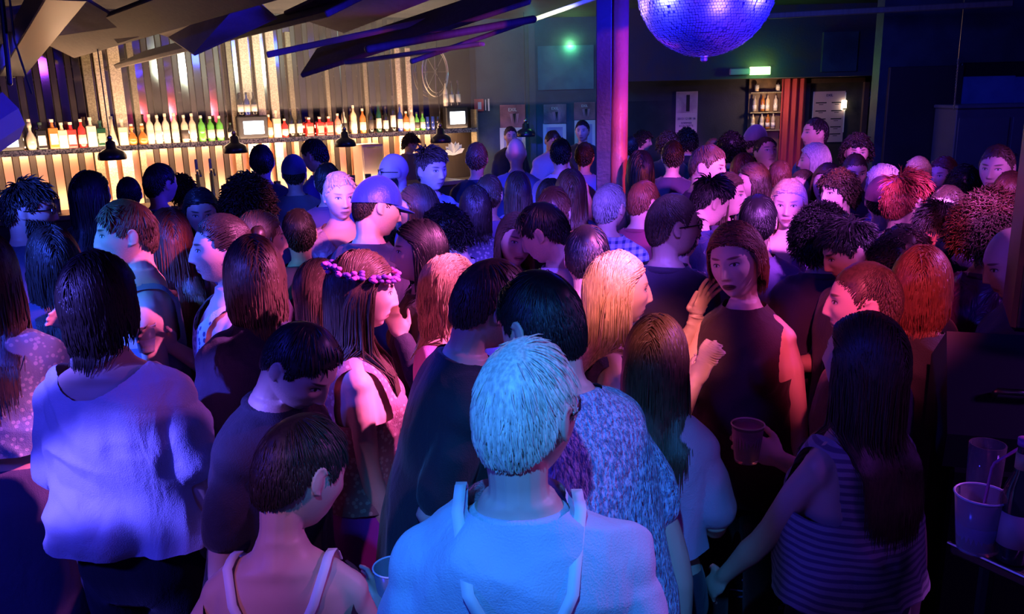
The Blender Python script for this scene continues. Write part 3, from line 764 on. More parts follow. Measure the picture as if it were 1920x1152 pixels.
    for side, S, E, Wr, u1, u2, hd in arms:
        if sl != 'none':
            mb.tube([(side*.045, .012, 1.415), (side*.09, .012, 1.412), S+(-side*.012, 0, -.002)], np.array([.062, .062, .064])*(.92 if fem else 1), 14)
            mb.ell(S+np.array([-side*.014, 0, -.014]), np.array([.063, .063, .065])*(q*.6+.4), None, 14, 10)
            if sl == 'short': mb.tube([S+(-side*.03, 0, 0), S+u1*.10, S+u1*.19], np.array([.058, .060, .064])*q, 14)
            elif sl == 'rolled': mb.tube([S+(-side*.03, 0, 0), S+u1*.15, E, E+u2*.05], np.array([.058, .056, .054, .053])*q, 14)
            else: mb.tube([S+(-side*.03, 0, 0), S+u1*.15, E-u1*.02, E+u2*.04, Wr-u2*.07, Wr-u2*.015], np.array([.058, .056, .053, .052, .043, .040])*q, 14)
    V, F = remesh(mb, cvox)
    c = V[F].mean(1); x, y, z = c.T; ax = abs(x)
    nr = np.sqrt((x/.075)**2+((y-.01)/.07)**2)
    kill = (z < hem+.006) | ((z > 1.452) & (nr < .97)) | ((z > 1.488) & (nr < 1.2))
    fr = y < .0
    if neck == 'v': kill |= fr & (z > 1.30+ax*1.9) & (ax < .095)
    if neck == 'wide': kill |= (z > 1.405+x*x*4.) & (ax < .14)
    if neck == 'scoopback': kill |= ((z > 1.18+ax*ax*9) & (y > 0) & (ax < .15)) | ((z > 1.40) & (ax < .115))
    if neck == 'tank': kill |= ((z > 1.36+ax*ax*9) & fr & (ax < .105)) | ((z > 1.40) & (y > 0) & (ax < .10)) | ((ax > .135) & (z > 1.26)) | (z > 1.44) & (ax < .095)
    if neck == 'high': kill = (z < hem+.006) | ((ax > .135) & (z > 1.26)) | (z > 1.485)
    if neck == 'tube': kill |= z > 1.30
    F = F[~kill]; V, F = compact(V, F)
    V = smooth_mesh(V, F, int(np.clip(s/70, 2, 9)), .55)
    Nn = vnormals(V, F)
    am = p.get('fold', .009)
    wv = V*np.array([9, 9, 2.6])+vnoise(V*3, 2)[:, None]*1.3; wq = V@rotm('Y', .9)*np.array([10, 8, 3.5])+vnoise(V*3.5, 5)[:, None]*1.2
    disp = ((1-abs(vnoise(wv+rs.uniform(0, 50), 1))*2.2)**1+(1-abs(vnoise(wq+rs.uniform(0, 50), 8))*2.6)*.6)*am*.6+vnoise(V*np.array([30, 30, 14]), 4)*am*.15
    hemw = 1+.8*(1-sstep(V[:, 2], hem, hem+.25)); V = V+Nn*(np.maximum(disp, -.007)*hemw)[:, None]
    V = V+Nn*.004
    sc, k2 = p['scol'], p.get('scol2')
    rough = .32 if kind == 'shiny' else .8
    nm = {'shiny': 'jacket'}.get(kind, p.get('garment', 'top' if sl == 'none' else ('shirt' if sl in ('long', 'rolled') else 't_shirt')))
    Vsh = V.copy(); sh = child(nm, fin(V), F, mat('fabric_'+kind, sc, rough, kind=kind, col2=k2))
    if p.get('garment_label'): sh['label'] = p['garment_label']
    if neck == 'crew' and not p.get('collar'):
        V6, F6 = tube([(.074*math.cos(t), .012+.069*math.sin(t), 1.468+.010*math.sin(t)) for t in np.linspace(-math.pi*.5, math.pi*1.5, 26)], .0135 if s < 800 else .0105, 8, round_end=False)
        obj('neckband', mesh_from('neckband', fin(V6), F6, [mat('fabric_'+kind, sc, rough, kind=kind, col2=k2)]), sh)
    if p.get('collar'):
        mbc = MB(); V, F = tube([(.078*math.cos(t), .012+.072*math.sin(t), 1.468+.012*math.sin(t)) for t in np.linspace(-math.pi*.42, math.pi*1.42, 20)], .012, 8)
        obj('collar', mesh_from('collar', fin(V), F, [mat('collar_fabric', p['collar'], .8, kind='cloth')]), sh)
    if p.get('suspenders'):
        sb = []
        for sx in (-1, 1):
            pts = []
            for z in np.linspace(1.455, .95, 26):
                xx = sx*np.interp(z, [.95, 1.28, 1.455], [.0, .026, .108]); rr = torso_spec(False, g_, hem, loose, 1.492)
                rx = np.interp(z, [r[0] for r in rr], [r[1] for r in rr]); ry = np.interp(z, [r[0] for r in rr], [r[2] for r in rr])
                yy = .005+ry*(max(0, 1-abs(xx/rx)**2.4))**(1/2.4)+.013; VA = np.concatenate([Vsh, Vb0[Vb0[:, 2] < 1.49]]); nb_ = (abs(VA[:, 0]-xx) < .014) & (abs(VA[:, 2]-z) < .014) & (VA[:, 1] > 0) & (abs(VA[:, 0]) < .17); yy = VA[nb_, 1].max()+.005 if nb_.any() else yy; pts.append((xx, yy, z))
            VA = np.concatenate([Vsh, Vb0[Vb0[:, 2] < 1.49]]); pts = [q_ for q_ in pts if q_[2] < 1.40]; head_ = []
            for y_ in (-.07, -.045, -.02, .005, .03, .055):
                m_ = (abs(VA[:, 0]-sx*.098) < .014) & (abs(VA[:, 1]-y_) < .014); 
                if m_.any(): head_.append((sx*.098, y_, VA[m_, 2].max()+.005))
            pts = head_+pts
            P_ = np.array(pts); T_, N_, B_ = frames(P_)
            wd = np.cross(T_, np.array([0, 1., 0])); wd /= np.linalg.norm(wd, axis=1)[:, None]+1e-9; wd[:len(head_)] = (1, 0, 0)
            up = np.cross(wd, T_); up *= np.sign((up*np.array([0, 1, .4])).sum(1))[:, None]; hw = .0095
            Vs = np.concatenate([P_-wd*hw, P_+wd*hw, P_-wd*hw+up*.003, P_+wd*hw+up*.003]); n = len(P_); Fs = []
            for i in range(n-1): Fs += [(i, i+1, n+i+1, n+i), (2*n+i, 3*n+i, 3*n+i+1, 2*n+i+1), (i, 2*n+i, 2*n+i+1, i+1), (n+i, n+i+1, 3*n+i+1, 3*n+i)]
            child('suspender', fin(Vs), np.array(Fs), mat('suspender_webbing', (.85, .85, .85), .6), False)
    # ---- lower body
    lc = p.get('lcol', (.015, .015, .025)); mb = MB()
    if lower == 'trousers':
        V, F = rings(torso_spec(fem, .009, .80, 0, 1.0)); mb.add(V, F)
        for sx in (-1, 1): mb.tube([(sx*.085, .0, .88), (sx*.088, 0, .78), (sx*.09, -.01, .5), (sx*.09, .01, .30), (sx*.09, .02, .09)], [.096, .092, .066, .064, .056], 14)
    elif lower == 'shorts':
        V, F = rings(torso_spec(fem, .012, .80, 0, 1.0)); mb.add(V, F)
        for sx in (-1, 1): mb.tube([(sx*.085, .0, .86), (sx*.09, 0, .62)], [.1, .1], 14)
    else:
        V, F = rings(skirt_rings(fem, .96, p.get('skirt_z', .55), p.get('flare', .3))); mb.add(V, F)
    V, F = remesh(mb, .014); V = smooth_mesh(V, F, 2); Nn = vnormals(V, F); V = V+Nn*(vnoise(V*np.array([12, 12, 5.]), 6)*.006)[:, None]
    child({'trousers': 'trousers', 'shorts': 'shorts'}.get(lower, 'skirt'), fin(V), F, mat('fabric_lower', lc, p.get('lrough', .85), kind='cloth'))
    for sx in (-1, 1):
        mb = MB(); mb.ell((sx*.09, -.055, .035), (.045, .135, .040), None, 14, 8); mb.tube([(sx*.09, .03, .03), (sx*.09, .025, .10)], .046, 12); mb.bbox((sx*.09, -.05, .010), (.088, .26, .02), None, .006)
        child('shoe', fin(mb.verts()), mb.F, mat('shoe_leather', (.02, .018, .02), .5))
    p['arms'] = [(fin(a[3]), a) for a in arms]
    p['body'] = body
    def world(v): v = np.array(v, float); return np.array([*(p['R2']@v[:2]), v[2]])+p['root']
    p['world'] = world; p['fin'] = fin
    return body
# ---------------------------------------------------------------- the room
def struct(name, mb, m, parent=None, smooth=False):
    o = mb.build(name, m, parent, smooth)
    if parent is None: o['kind'] = 'structure'
    return o
def text_mesh(body, size, mat_, name, parent, loc, rot, align='CENTER'):
    cu = bpy.data.curves.new('lettering', 'FONT'); cu.body = body; cu.size = size; cu.align_x = align; cu.extrude = .0008; cu.resolution_u = 3
    t = bpy.data.objects.new('lettering', cu); me = bpy.data.meshes.new_from_object(t); bpy.data.objects.remove(t); bpy.data.curves.remove(cu)
    me.materials.clear(); me.materials.append(mat_); o = obj(name, me, parent, loc); o.rotation_euler = rot; return o
M_dark = mat('dark_plaster', (.035, .035, .06), .7, kind='blotch', col2=(.02, .02, .04))
M_ceil = mat('ceiling_black', (.05, .045, .05), .8, kind='blotch', col2=(.025, .022, .03))
M_floor = mat('floor_dark', (.03, .026, .03), .35, kind='blotch', col2=(.014, .012, .016))
M_navy = mat('navy_paint', (.05, .08, .11), .55, kind='blotch', col2=(.03, .045, .07))
M_teal = mat('teal_paint', (.08, .22, .30), .6, kind='blotch', col2=(.04, .12, .2))
M_black = mat('black_metal', (.012, .012, .016), .4)
M_steel = mat('brushed_steel', (.55, .52, .5), .3, 1.)
M_mirror = mat('mirror_glass', (.50, .43, .42), .06, 1., kind='glassy')
M_mirror_warm = mat('warm_tint_mirror', (.85, .50, .32), .38, 1., kind='glassy')  # mirror strips below the shelf, warm bar reflection put into their colour
M_slat = mat('dark_slat', (.045, .03, .022), .45, kind='wood')
M_cream = mat('cream_board', (.80, .70, .55), .6, kind='fine', col2=(.55, .46, .34))
M_olive = mat('olive_board', (.30, .26, .17), .6, kind='fine', col2=(.2, .17, .11))
M_pale = mat('pale_panel', (.38, .33, .28), .8, kind='blotch', col2=(.28, .24, .2))
M_paper = mat('paper', (.75, .72, .72), .8, kind='none')
M_ink = mat('ink', (.02, .02, .03), .8, kind='none')
M_white = mat('white_paint', (.8, .8, .8), .5, kind='none')
YB = 13.2
struct('floor', MB().box((0, 6.0, -.05), (20, 18, .1)), M_floor)
struct('ceiling', MB().box((0, 6.0, 3.25), (20, 18, .1)), M_ceil)
struct('wall_back', MB().box((4.0, YB+.1, 1.6), (12, .2, 3.2)), M_dark)
struct('wall_left', MB().box((-9.9, 6., 1.6), (.2, 18, 3.2)), M_dark)
struct('wall_right', MB().box((8.4, 6., 1.6), (.2, 18, 3.2)), M_dark)
# bar wall frame: local x along the wall, local -y into the room
A0 = atz(0, 285, 1.65); B0 = atz(885, 240, 1.65); BD = (B0-A0)[:2]; BL = np.linalg.norm(BD); BD /= BL
BA = math.atan2(BD[1], BD[0]); BN = np.array([BD[1], -BD[0]])      # towards the room
A0 = A0[:2]-BN*.11
def wpt(px, py, off=0.):                   # (u, z) on the plane `off` metres in front of the bar wall
    r = ray(px, py); o = A0+BN*off
    t = ((o-CAM[:2])@BN)/(r[:2]@BN); p = CAM+r*t; return (p[:2]-o)@BD, p[2]
def bw(u, off, z): return np.array([*(A0+BD*u+BN*off), z])
def bar_empty(name, u=0, off=0., z=0.): return empty(name, tuple(bw(u, off, z)), BA)
o = struct('wall_bar', MB().box((BL/2-1.2, .12, 1.6), (BL+3.2, .16, 3.2)), M_slat); o.location = bw(0, 0, 0); o.rotation_euler = (0, 0, BA)
# mirror strips
mw = bar_empty('mirror_wall'); tag(mw, 'wall of tall narrow mirror strips and dark slats behind the bottle shelf', 'mirror wall')
uR = wpt(812, 200)[0]; per = .168; u = -1.5; i = 0
while u < uR:
    MB().bbox((u+.05, .02, 2.42), (.092, .012, 1.5), rotm('Y', random.uniform(-.006, .006))@rotm('Z', random.uniform(-.09, .09)), .003).build('mirror_strip', M_mirror, mw)
    MB().bbox((u+.05, .02, 1.27), (.092, .012, .76), rotm('Z', random.uniform(-.09, .09)), .003).build('warm_tint_strip', M_mirror_warm, mw)
    MB().bbox((u+.05+.086, .028, 2.0), (.062, .02, 2.4), None, .003).build('dark_slat', M_slat, mw)
    u += per; i += 1
for zz in (2.42, 2.56):
    MB().box(((uR-1.5)/2, .045, zz), (uR+1.5, .01, .022)).build('brass_rail', mat('brass', (.6, .45, .25), .3, 1.), mw)
bd = [(178, 13, 'o', 90), (201, 13, 'c', 45), (230, 17, 'c', 75), (261, 9, 'o', 60), (441, 9, 'o', 75), (470, 15, 'c', 62), (494, 12, 'c', 52), (519, 13, 'c', 48), (552, 8, 'o', 60), (751, 8, 'c', 90), (770, 8, 'c', 90), (619, 6, 'o', 120), (690, 6, 'o', 100)]
wh = {'c': 'cream speckled upright board', 'o': 'dull olive upright board'}
for n_, (px, wpx, kd, pt) in enumerate(bd):
    u0, z0 = wpt(px, 240, .04); s_ = proj(bw(u0, .04, z0))[2]; zt = wpt(px, pt, .04)[1]; zb = 1.0
    e = MB().bbox((0, 0, (zt+zb)/2-zb), (wpx/s_*1.15, .03, zt-zb), None, .004).build('upright_board', M_cream if kd == 'c' else M_olive)
    e.location = bw(u0, .055, zb); e.rotation_euler = (0, 0, BA)
    ords = ['first', 'second', 'third', 'fourth', 'fifth', 'sixth', 'seventh', 'eighth', 'ninth', 'tenth', 'eleventh', 'twelfth', 'thirteenth']
    rank = sorted(q[0] for q in bd).index(px)
    tag(e, '%s against the mirror wall, %s from the left' % (wh[kd], ords[rank]), 'board', 'upright boards on the mirror wall')
# shelf
sh = bar_empty('bottle_shelf', 0, 0, 1.65); tag(sh, 'long lit shelf full of bottles across the mirror wall', 'shelf')
uE = wpt(886, 236, .1)[0]
MB().bbox(((uE-1.5)/2, -.155, -.012), (uE+1.5, .16, .024), None, .004).build('shelf_board', mat('shelf_top', (.75, .66, .55), .35), sh)
fs = MB().box(((uE-1.5)/2, -.236, -.024), (uE+1.5, .010, .060)).build('front_strip', mat('film_strip', (.30, .27, .3), .5, kind='fine', col2=(.03, .03, .06)), sh)
MB().box((uE+.0, -.155, .02), (.025, .16, .5)).build('end_panel', M_olive, sh)
warm = (1., .60, .34)
def wl(name, u0, u1, off, z, tz, power, sy=.05, toff=None):
    c = bw((u0+u1)/2, off, z); t = bw((u0+u1)/2, toff if toff is not None else off, tz)
    l = area(name, c, t, warm, power, u1-u0, sy); 
    zax = (Vector(c)-Vector(t)).normalized(); xax = Vector((BD[0], BD[1], 0)); yax = zax.cross(xax); mm = Matrix((xax, yax, zax)).transposed(); l.rotation_euler = mm.to_euler(); return l
wl('shelf_light_strip', -1, uE-.15, .20, 1.622, 1.0, 90, .03, .02)
wl('bottle_light_strip', -1, uE-.15, .245, 1.665, 2.3, 20, .03, .0)
wl('back_counter_light', -1, uE-.15, .55, 1.0, 1.45, 34, .05, .05)
wl('board_uplight', .2, uE-.8, .50, 1.75, 2.6, 45, .05, .0)
wl('plank_fill', .6, uE-.8, .9, 1.95, 3.0, 60, .2, 1.6)  # added fill that brightens the ceiling planks, no fixture there
# back counter and bar
bc = bar_empty('back_counter'); tag(bc, 'low steel-topped back counter under the bottle shelf', 'counter')
MB().bbox(((uE-1.5)/2, -.3, .90), (uE+1.5, .6, .04), None, .006).build('counter_top', M_steel, bc)
MB().box(((uE-1.5)/2, -.28, .44), (uE+1.5, .54, .88)).build('cabinet', M_slat, bc)
br = bar_empty('bar_counter'); tag(br, 'long dark bar counter with a worn top facing the crowd', 'bar')
MB().bbox(((uE-2.9)/2, -1.9, 1.10), (uE+.1, .5, .05), None, .01).build('counter_top', mat('bar_top', (.25, .17, .11), .3, kind='wood'), br)
MB().box(((uE-2.9)/2, -1.9, .54), (uE+.1, .38, 1.07)).build('bar_front', M_slat, br)
# bottles
def bottle_mesh(shape, h, r):
    b = MB()
    if shape == 'square':
        b.bbox((0, 0, h*.36), (r*2, r*1.5, h*.72), None, .008); b.lathe([(r*.6, h*.70), (r*.33, h*.78), (r*.3, h*.9)], n=12)
    elif shape == 'wine': b.lathe([(r*.9, 0), (r, .008), (r, h*.56), (r*.85, h*.63), (r*.36, h*.74), (r*.32, h*.93), (r*.36, h*.95)], n=16)
    elif shape == 'decanter': b.lathe([(r*.8, 0), (r*1.1, h*.12), (r*1.15, h*.35), (r*.7, h*.52), (r*.35, h*.6), (r*.35, h*.72), (r*.55, h*.75), (r*.5, h*.9)], n=16)
    elif shape == 'can': b.lathe([(r*.9, 0), (r, .006), (r, h*.96), (r*.9, h)], n=16)
    elif shape == 'cone': b.lathe([(r, 0), (r, h*.08), (r*.35, h*.62), (r*.3, h*.93)], n=16)
    else: b.lathe([(r*.92, 0), (r, .008), (r, h*.62), (r*.8, h*.70), (r*.38, h*.78), (r*.34, h*.93)], n=16)
    return b
GL = {'clear': (.50, .44, .34), 'white': (.62, .56, .46), 'amber': (.45, .16, .04), 'red': (.65, .04, .04), 'black': (.015, .015, .02), 'green': (.10, .35, .06), 'dgreen': (.01, .05, .03), 'blue': (.02, .04, .25), 'pink': (.75, .25, .18), 'cream': (.75, .60, .38), 'orange': (.75, .25, .05)}
NTH = ['first', 'second', 'third', 'fourth', 'fifth', 'sixth', 'seventh', 'eighth', 'ninth', 'tenth']
def bottle(px, shape, col, lab, hpx=None, name='bottle', base=None, words='', h=None):
    off = .17
    u0, _ = wpt(px, 240, off); z0 = 1.652 if base is None else base; s_ = proj(bw(u0, off, z0))[2]
    h = h or (hpx or 44)*1.14/s_; r = {'wine': .036, 'can': .03, 'decanter': .046, 'square': .050, 'cone': .05}.get(shape, .042)*(.85 if h < .22 else 1)
    e = bar_empty(name, u0, off, z0)
    gm = mat('bottle_'+col, GL[col], .12, kind='none', spec=.6)
    bottle_mesh(shape, h, r).build('glass_body', gm, e, shape != 'square')
    if shape != 'can': MB().lathe([(r*.42, h*.90), (r*.42, h)], n=12).build('cap', mat('cap', {'wine': (.03, .02, .03), 'cone': (.1, .1, .1)}.get(shape, (.7, .62, .5) if col not in ('black', 'dgreen') else (.02, .05, .03)), .4, kind='none'), e)
    if lab:
        lm = mat('bottle_label', {'w': (.85, .78, .66), 'd': (.06, .05, .05), 'r': (.7, .15, .08), 'o': (.85, .5, .25)}[lab], .6, kind='none')
        if shape == 'square': MB().box((0, -r*.75-.002, h*.34), (r*1.5, .003, h*.36)).build('label', lm, e)
        else: MB().lathe([(r+.0015, h*.14), (r+.0015, h*.46)], n=16).build('label', lm, e, True)
    return e
BOT = [(55, 'decanter', 'clear', None, 50), (75, 'square', 'black', 'w', 44), (98, 'square', 'amber', 'w', 48), (115, 'square', 'cream', 'w', 42), (132, 'square', 'red', 'w', 42), (152, 'round', 'red', 'w', 46), (170, 'square', 'white', 'w', 48), (188, 'square', 'dgreen', 'o', 42), (210, 'cone', 'clear', None, 48), (229, 'square', 'clear', 'w', 42),
       (246, 'decanter', 'amber', None, 34), (266, 'decanter', 'amber', None, 34), (281, 'round', 'white', 'w', 48), (296, 'round', 'white', 'w', 46), (311, 'round', 'white', 'w', 48), (328, 'round', 'white', 'w', 48), (346, 'round', 'clear', 'd', 44), (361, 'round', 'clear', 'w', 46), (378, 'round', 'green', None, 42), (395, 'round', 'green', 'w', 40), (412, 'round', 'green', 'w', 40), (432, 'round', 'black', 'w', 28),
       (505, 'round', 'amber', 'w', 38), (519, 'square', 'clear', 'w', 44), (534, 'round', 'red', 'w', 30), (547, 'wine', 'black', 'w', 46), (562, 'wine', 'black', 'w', 46), (580, 'square', 'red', 'o', 30), (600, 'square', 'red', 'o', 30), (617, 'square', 'red', 'o', 30), (634, 'round', 'pink', 'w', 34), (646, 'wine', 'clear', 'd', 40), (664, 'round', 'cream', 'w', 46), (681, 'round', 'amber', 'w', 40), (696, 'wine', 'black', 'd', 46), (711, 'wine', 'dgreen', 'w', 50), (724, 'wine', 'black', 'w', 42), (738, 'wine', 'black', 'w', 58), (751, 'wine', 'blue', 'w', 44), (762, 'round', 'amber', 'w', 32), (772.5, 'round', 'clear', 'w', 34), (782, 'wine', 'green', 'd', 30), (793, 'wine', 'green', 'w', 30), (802, 'can', 'blue', None, 22), (812, 'can', 'blue', None, 22), (821, 'can', 'black', None, 22)]
CW = {'clear': 'clear glass', 'white': 'white frosted', 'amber': 'amber', 'red': 'red', 'black': 'black', 'green': 'bright green', 'dgreen': 'dark green', 'blue': 'dark blue', 'pink': 'pink', 'cream': 'cream coloured', 'orange': 'orange'}
SW = {'square': 'square bottle', 'round': 'round bottle', 'wine': 'long-necked bottle', 'decanter': 'round-bellied decanter', 'can': 'tall can', 'cone': 'conical bottle'}
LW = {'w': ' with pale label', 'd': ' with dark label', 'o': ' with orange label', 'r': ' with red label', None: ''}
cnt = {}
for q in BOT: cnt[q[1:4]] = cnt.get(q[1:4], 0)+1
seen = {}
ZONE = lambda px: 'left of the middle screen' if px < 440 else 'right of the middle screen'
zc = {}
for q in BOT: zc[(q[1:4], ZONE(q[0]))] = zc.get((q[1:4], ZONE(q[0])), 0)+1
for px, shp, col, lab, hp_ in BOT:
    kz = ((shp, col, lab), ZONE(px)); seen[kz] = seen.get(kz, 0)+1
    nth = (', %s such from left' % NTH[seen[kz]-1]) if zc[kz] > 1 else ''
    e = bottle(px, shp, col, lab, hp_, 'can' if shp == 'can' else ('decanter' if shp == 'decanter' else 'bottle'))
    tag(e, '%s %s%s %s%s' % (CW[col], SW[shp], LW[lab], ZONE(px), nth), 'can' if shp == 'can' else 'bottle', 'bottles on the lit shelf')
# screens on the shelf
def screen(px, py0, py1, wpx, words):
    off = .155; u0, zt = wpt(px, py0, off); _, zb = wpt(px, py1, off); s_ = proj(bw(u0, off, zb))[2]; W = wpx/s_*1.12; H = zt-zb
    e = bar_empty('monitor', u0, off, 1.652)
    zc_ = zb-1.652+H/2
    MB().bbox((0, .0, H/2+.01), (W, .12, H+.02), None, .015).build('housing', mat('monitor_shell', (.02, .02, .024), .5), e)
    MB().bbox((0, -.065, H/2+.01), (W*.68, .012, H*.60), None, .004).build('screen', mat('lit_screen', (.9, .9, 1), .3, emit=(.85, .9, 1.), est=5., kind='none'), e)
    MB().box((0, -.065, .018), (W*.5, .006, .008)).build('control_strip', M_black, e)
    tag(e, words, 'monitor', 'glowing monitors on the bottle shelf'); return H
H1 = screen(6, 240, 274, 52, 'glowing monitor at the far left end of the bottle shelf')
H2 = screen(470, 207, 248, 50, 'glowing monitor in the middle of the bottle shelf')
H3 = screen(853, 199, 238, 42, 'glowing monitor at the right end of the bottle shelf')
for px, col, w_ in ((455, 'black', 'leftmost'), (467, 'blue', 'middle'), (480, 'black', 'rightmost')):
    tag(bottle(px, 'wine', col, 'w', 36, base=1.655+H2+.03), '%s of three dark bottles standing on the middle monitor' % w_, 'bottle', 'bottles on the middle monitor')
for px, col, w_ in ((838, 'white', 'white swing-top bottle, left of three on the right monitor'), (849, 'black', 'black swing-top bottle, middle of three on right monitor'), (861, 'black', 'black swing-top bottle, rightmost of three on right monitor')):
    tag(bottle(px, 'wine', col, 'w', 40, base=1.655+H3+.03), w_, 'bottle', 'swing-top bottles on the right monitor')
# under the shelf
def box_on_wall(name, px0, py0, px1, py1, off, depth, m, label, cat, extra=None):
    u0, z0 = wpt(px0, py0, off); u1, z1 = wpt(px1, py1, off); e = bar_empty(name, (u0+u1)/2, off, z1)
    MB().bbox((0, depth/2, (z0-z1)/2), (abs(u1-u0), depth, z0-z1), None, .008).build('casing', m, e); tag(e, label, cat)
    if extra: extra(e, abs(u1-u0), z0-z1)
    return e
def door_bits(e, w_, h_):
    MB().bbox((0, -.006, h_/2), (w_*.9, .012, h_*.9), None, .004).build('door', mat('steel_door', (.8, .68, .58), .4, .8), e)
    MB().tube([(w_*.3, -.03, h_*.85), (0, -.035, h_*.85), (-w_*.3, -.03, h_*.85)], .008, 8).build('handle', M_steel, e)
u0, z0 = wpt(670, 271, .3); u1, z1 = wpt(711, 271, .3)
fr = bar_empty('steel_cooler', (u0+u1)/2, .12, .925)
MB().bbox((0, -.16, (z0-.925)/2), (u1-u0, .3, z0-.925), None, .008).build('casing', mat('steel_door', (.8, .68, .58), .4, .8), fr); tag(fr, 'brushed steel ice cooler on the back counter under the shelf', 'cooler'); 
cd_ = MB().bbox((0, -.316, (z0-.925)/2), ((u1-u0)*.9, .012, (z0-.925)*.9), None, .004).build('door', mat('steel_door', (.8, .68, .58), .4, .8), fr); MB().tube([((u1-u0)*.3, -.34, .55), (0, -.345, .55), (-(u1-u0)*.3, -.34, .55)], .008, 8).build('handle', M_steel, cd_)
pf = bar_empty('paper_fan', wpt(850, 272, .35)[0], .35, wpt(850, 290, .35)[1]); tag(pf, 'white folded paper blades fanned out under the right end of shelf', 'paper decoration')
for a in np.linspace(-1.2, 1.1, 8):
    R = rotm('Y', a)@rotm('Z', .3*math.sin(a*7)); MB().slab(np.array([[-.012, 0, 0], [.012, 0, 0], [.04, -.02, .13], [0, -.02, .19], [-.04, -.02, .13]])@R.T, .003).build('paper_blade', M_white, pf)
# glasses and taps on the bar top
for px, py, kk in ((335, 352, 'g'), (352, 346, 'g'), (372, 345, 't'), (398, 344, 't'), (420, 340, 'g'), (60, 405, 'g'), (110, 412, 'g'), (520, 345, 'g'), (690, 330, 'g'), (660, 333, 'g')):
    u0, _ = wpt(px, py, 1.9); e = bar_empty('beer_tap' if kk == 't' else 'drinking_glass', u0, 1.9, 1.125)
    if kk == 't':
        b = MB(); b.lathe([(.04, 0), (.03, .02), (.022, .03), (.022, .28)], n=14); b.build('column', M_steel, e, True)
        MB().tube([(0, 0, .28), (0, -.03, .32), (0, -.10, .32), (0, -.13, .27)], .014, 8).build('spout', M_steel, e, True); MB().tube([(0, 0, .30), (0, 0, .42)], .016, 8).build('handle', M_cream, e, True)
        tag(e, 'chrome beer tap on the bar top, %s of the pair' % ('left' if px < 385 else 'right'), 'tap', 'beer taps')
    else:
        MB().lathe([(.032, 0), (.038, .14), (.035, .14), (.030, .006)], n=20).build('glass_wall', mat('clear_glass', (1, .95, .9), .05, trans=.9, kind='none'), e, True)
        MB().lathe([(.029, .008), (.033, .10)], n=16).build('drink', mat('lager', (.8, .45, .12), .2, kind='none'), e, True)
        tag(e, 'drinking glass of pale beer on the bar top', 'glass', 'glasses on the bar top')
# pendant lamps over the bar
for n_, (px, py, wpx, off) in enumerate(((210, 291, 46, 1.7), (441, 279, 42, 1.7), (647, 268, 37, 1.7), (826, 261, 36, 1.5), (986, 250, 33, None))):
    if off is None: c = at(px, py, 136)
    else: u0, z0 = wpt(px, py, off); c = bw(u0, off, z0)
    s_ = proj(c)[2]; r = wpx/2/s_*1.1
    e = empty('pendant_lamp', tuple(c))
    MB().lathe([(r*.96, -.34*r), (r, -.26*r), (r*.99, 0), (r*.88, .22*r), (r*.6, .40*r), (r*.38, .50*r), (r*.34, .95*r), (r*.12, 1.1*r)], n=28).build('lamp_shade', mat('black_enamel', (.015, .015, .03), .28), e, True)
    MB().tube([(0, 0, 1.1*r), (0, 0, 3.18-c[2])], .006, 6).build('cable', M_black, e); MB().lathe([(r*.18, 1.1*r), (r*.2, 1.35*r), (r*.05, 1.5*r)], n=12).build('cable_cap', M_steel, e, True)
    tag(e, ['black domed pendant lamp above the leftmost part of the bar', 'black domed pendant lamp hanging below the middle monitor', 'black domed pendant lamp above the steel cooler', 'black domed pendant lamp below the right monitor', 'black domed pendant lamp in front of the posters'][n_], 'pendant lamp', 'domed pendant lamps')
# hoop on the mirror wall
u0, z0 = wpt(816, 135, .12); e = bar_empty('wire_hoop', u0, .12, z0); e_r = .34
MB().tube([(e_r*.62*math.cos(t), 0, e_r*math.sin(t)) for t in np.linspace(0, 2*math.pi, 33)], .012, 8).build('ring', M_steel, e, True)
MB().tube([(e_r*.52*math.cos(t), -.02, e_r*.86*math.sin(t)) for t in np.linspace(0, 2*math.pi, 33)], .005, 6).build('inner_ring', M_steel, e, True)
for t in np.linspace(0, 2*math.pi, 9)[:-1]: MB().tube([(0, 0, 0), (e_r*.62*math.cos(t), 0, e_r*math.sin(t))], .004, 6).build('spoke', M_steel, e)
tag(e, 'large wire hoop hanging near the right end of mirror wall', 'hoop')
# ceiling planks
def plank(pa, pb, za, zb, wd, th, m, label, name='ceiling_plank', tilt=0., group='planks and panels hung from the ceiling'):
    A = atz(*pa, za); B = atz(*pb, zb); c = (A+B)/2; d = (B-A); L = np.linalg.norm(d); d /= L
    sd = unit(np.cross(d, [0, 0, 1])); up = np.cross(sd, d); R0 = np.stack([d, sd, up], 1)@rotm('X', tilt)
    e = MB().bbox((0, 0, 0), (L, wd, th), R0, min(.008, th*.3)).build(name, m); e.location = c; tag(e, label, 'ceiling panel' if 'panel' in name else 'plank', group); return e
M_dpl = mat('dark_plank', (.16, .13, .11), .7, kind='wood', col2=(.06, .05, .045))
plank((110, 90), (560, -60), 2.72, 2.9, .35, .05, M_dpl, 'wide dark ceiling plank above the left bottles', tilt=.5)
plank((210, 66), (470, -25), 2.75, 2.9, .18, .03, M_pale, 'pale ceiling plank with a lit edge, upper left', tilt=.9)
plank((245, 112), (650, 8), 2.62, 2.85, .42, .05, M_dpl, 'broad dark plank sloping across the ceiling above middle bottles', tilt=-.4)
plank((300, 62), (560, -60), 2.82, 2.95, .30, .03, M_pale, 'pale ceiling panel slanting beside the broad dark plank', 'ceiling_panel', tilt=.3)
plank((500, 103), (900, 18), 2.50, 2.85, .05, .05, M_pale, 'thin pale batten running under the ceiling in the haze')
plank((580, 118), (1000, -20), 2.45, 2.95, .50, .04, M_dpl, 'wide dark board leaning down under the ceiling right of bottles', tilt=-.5)
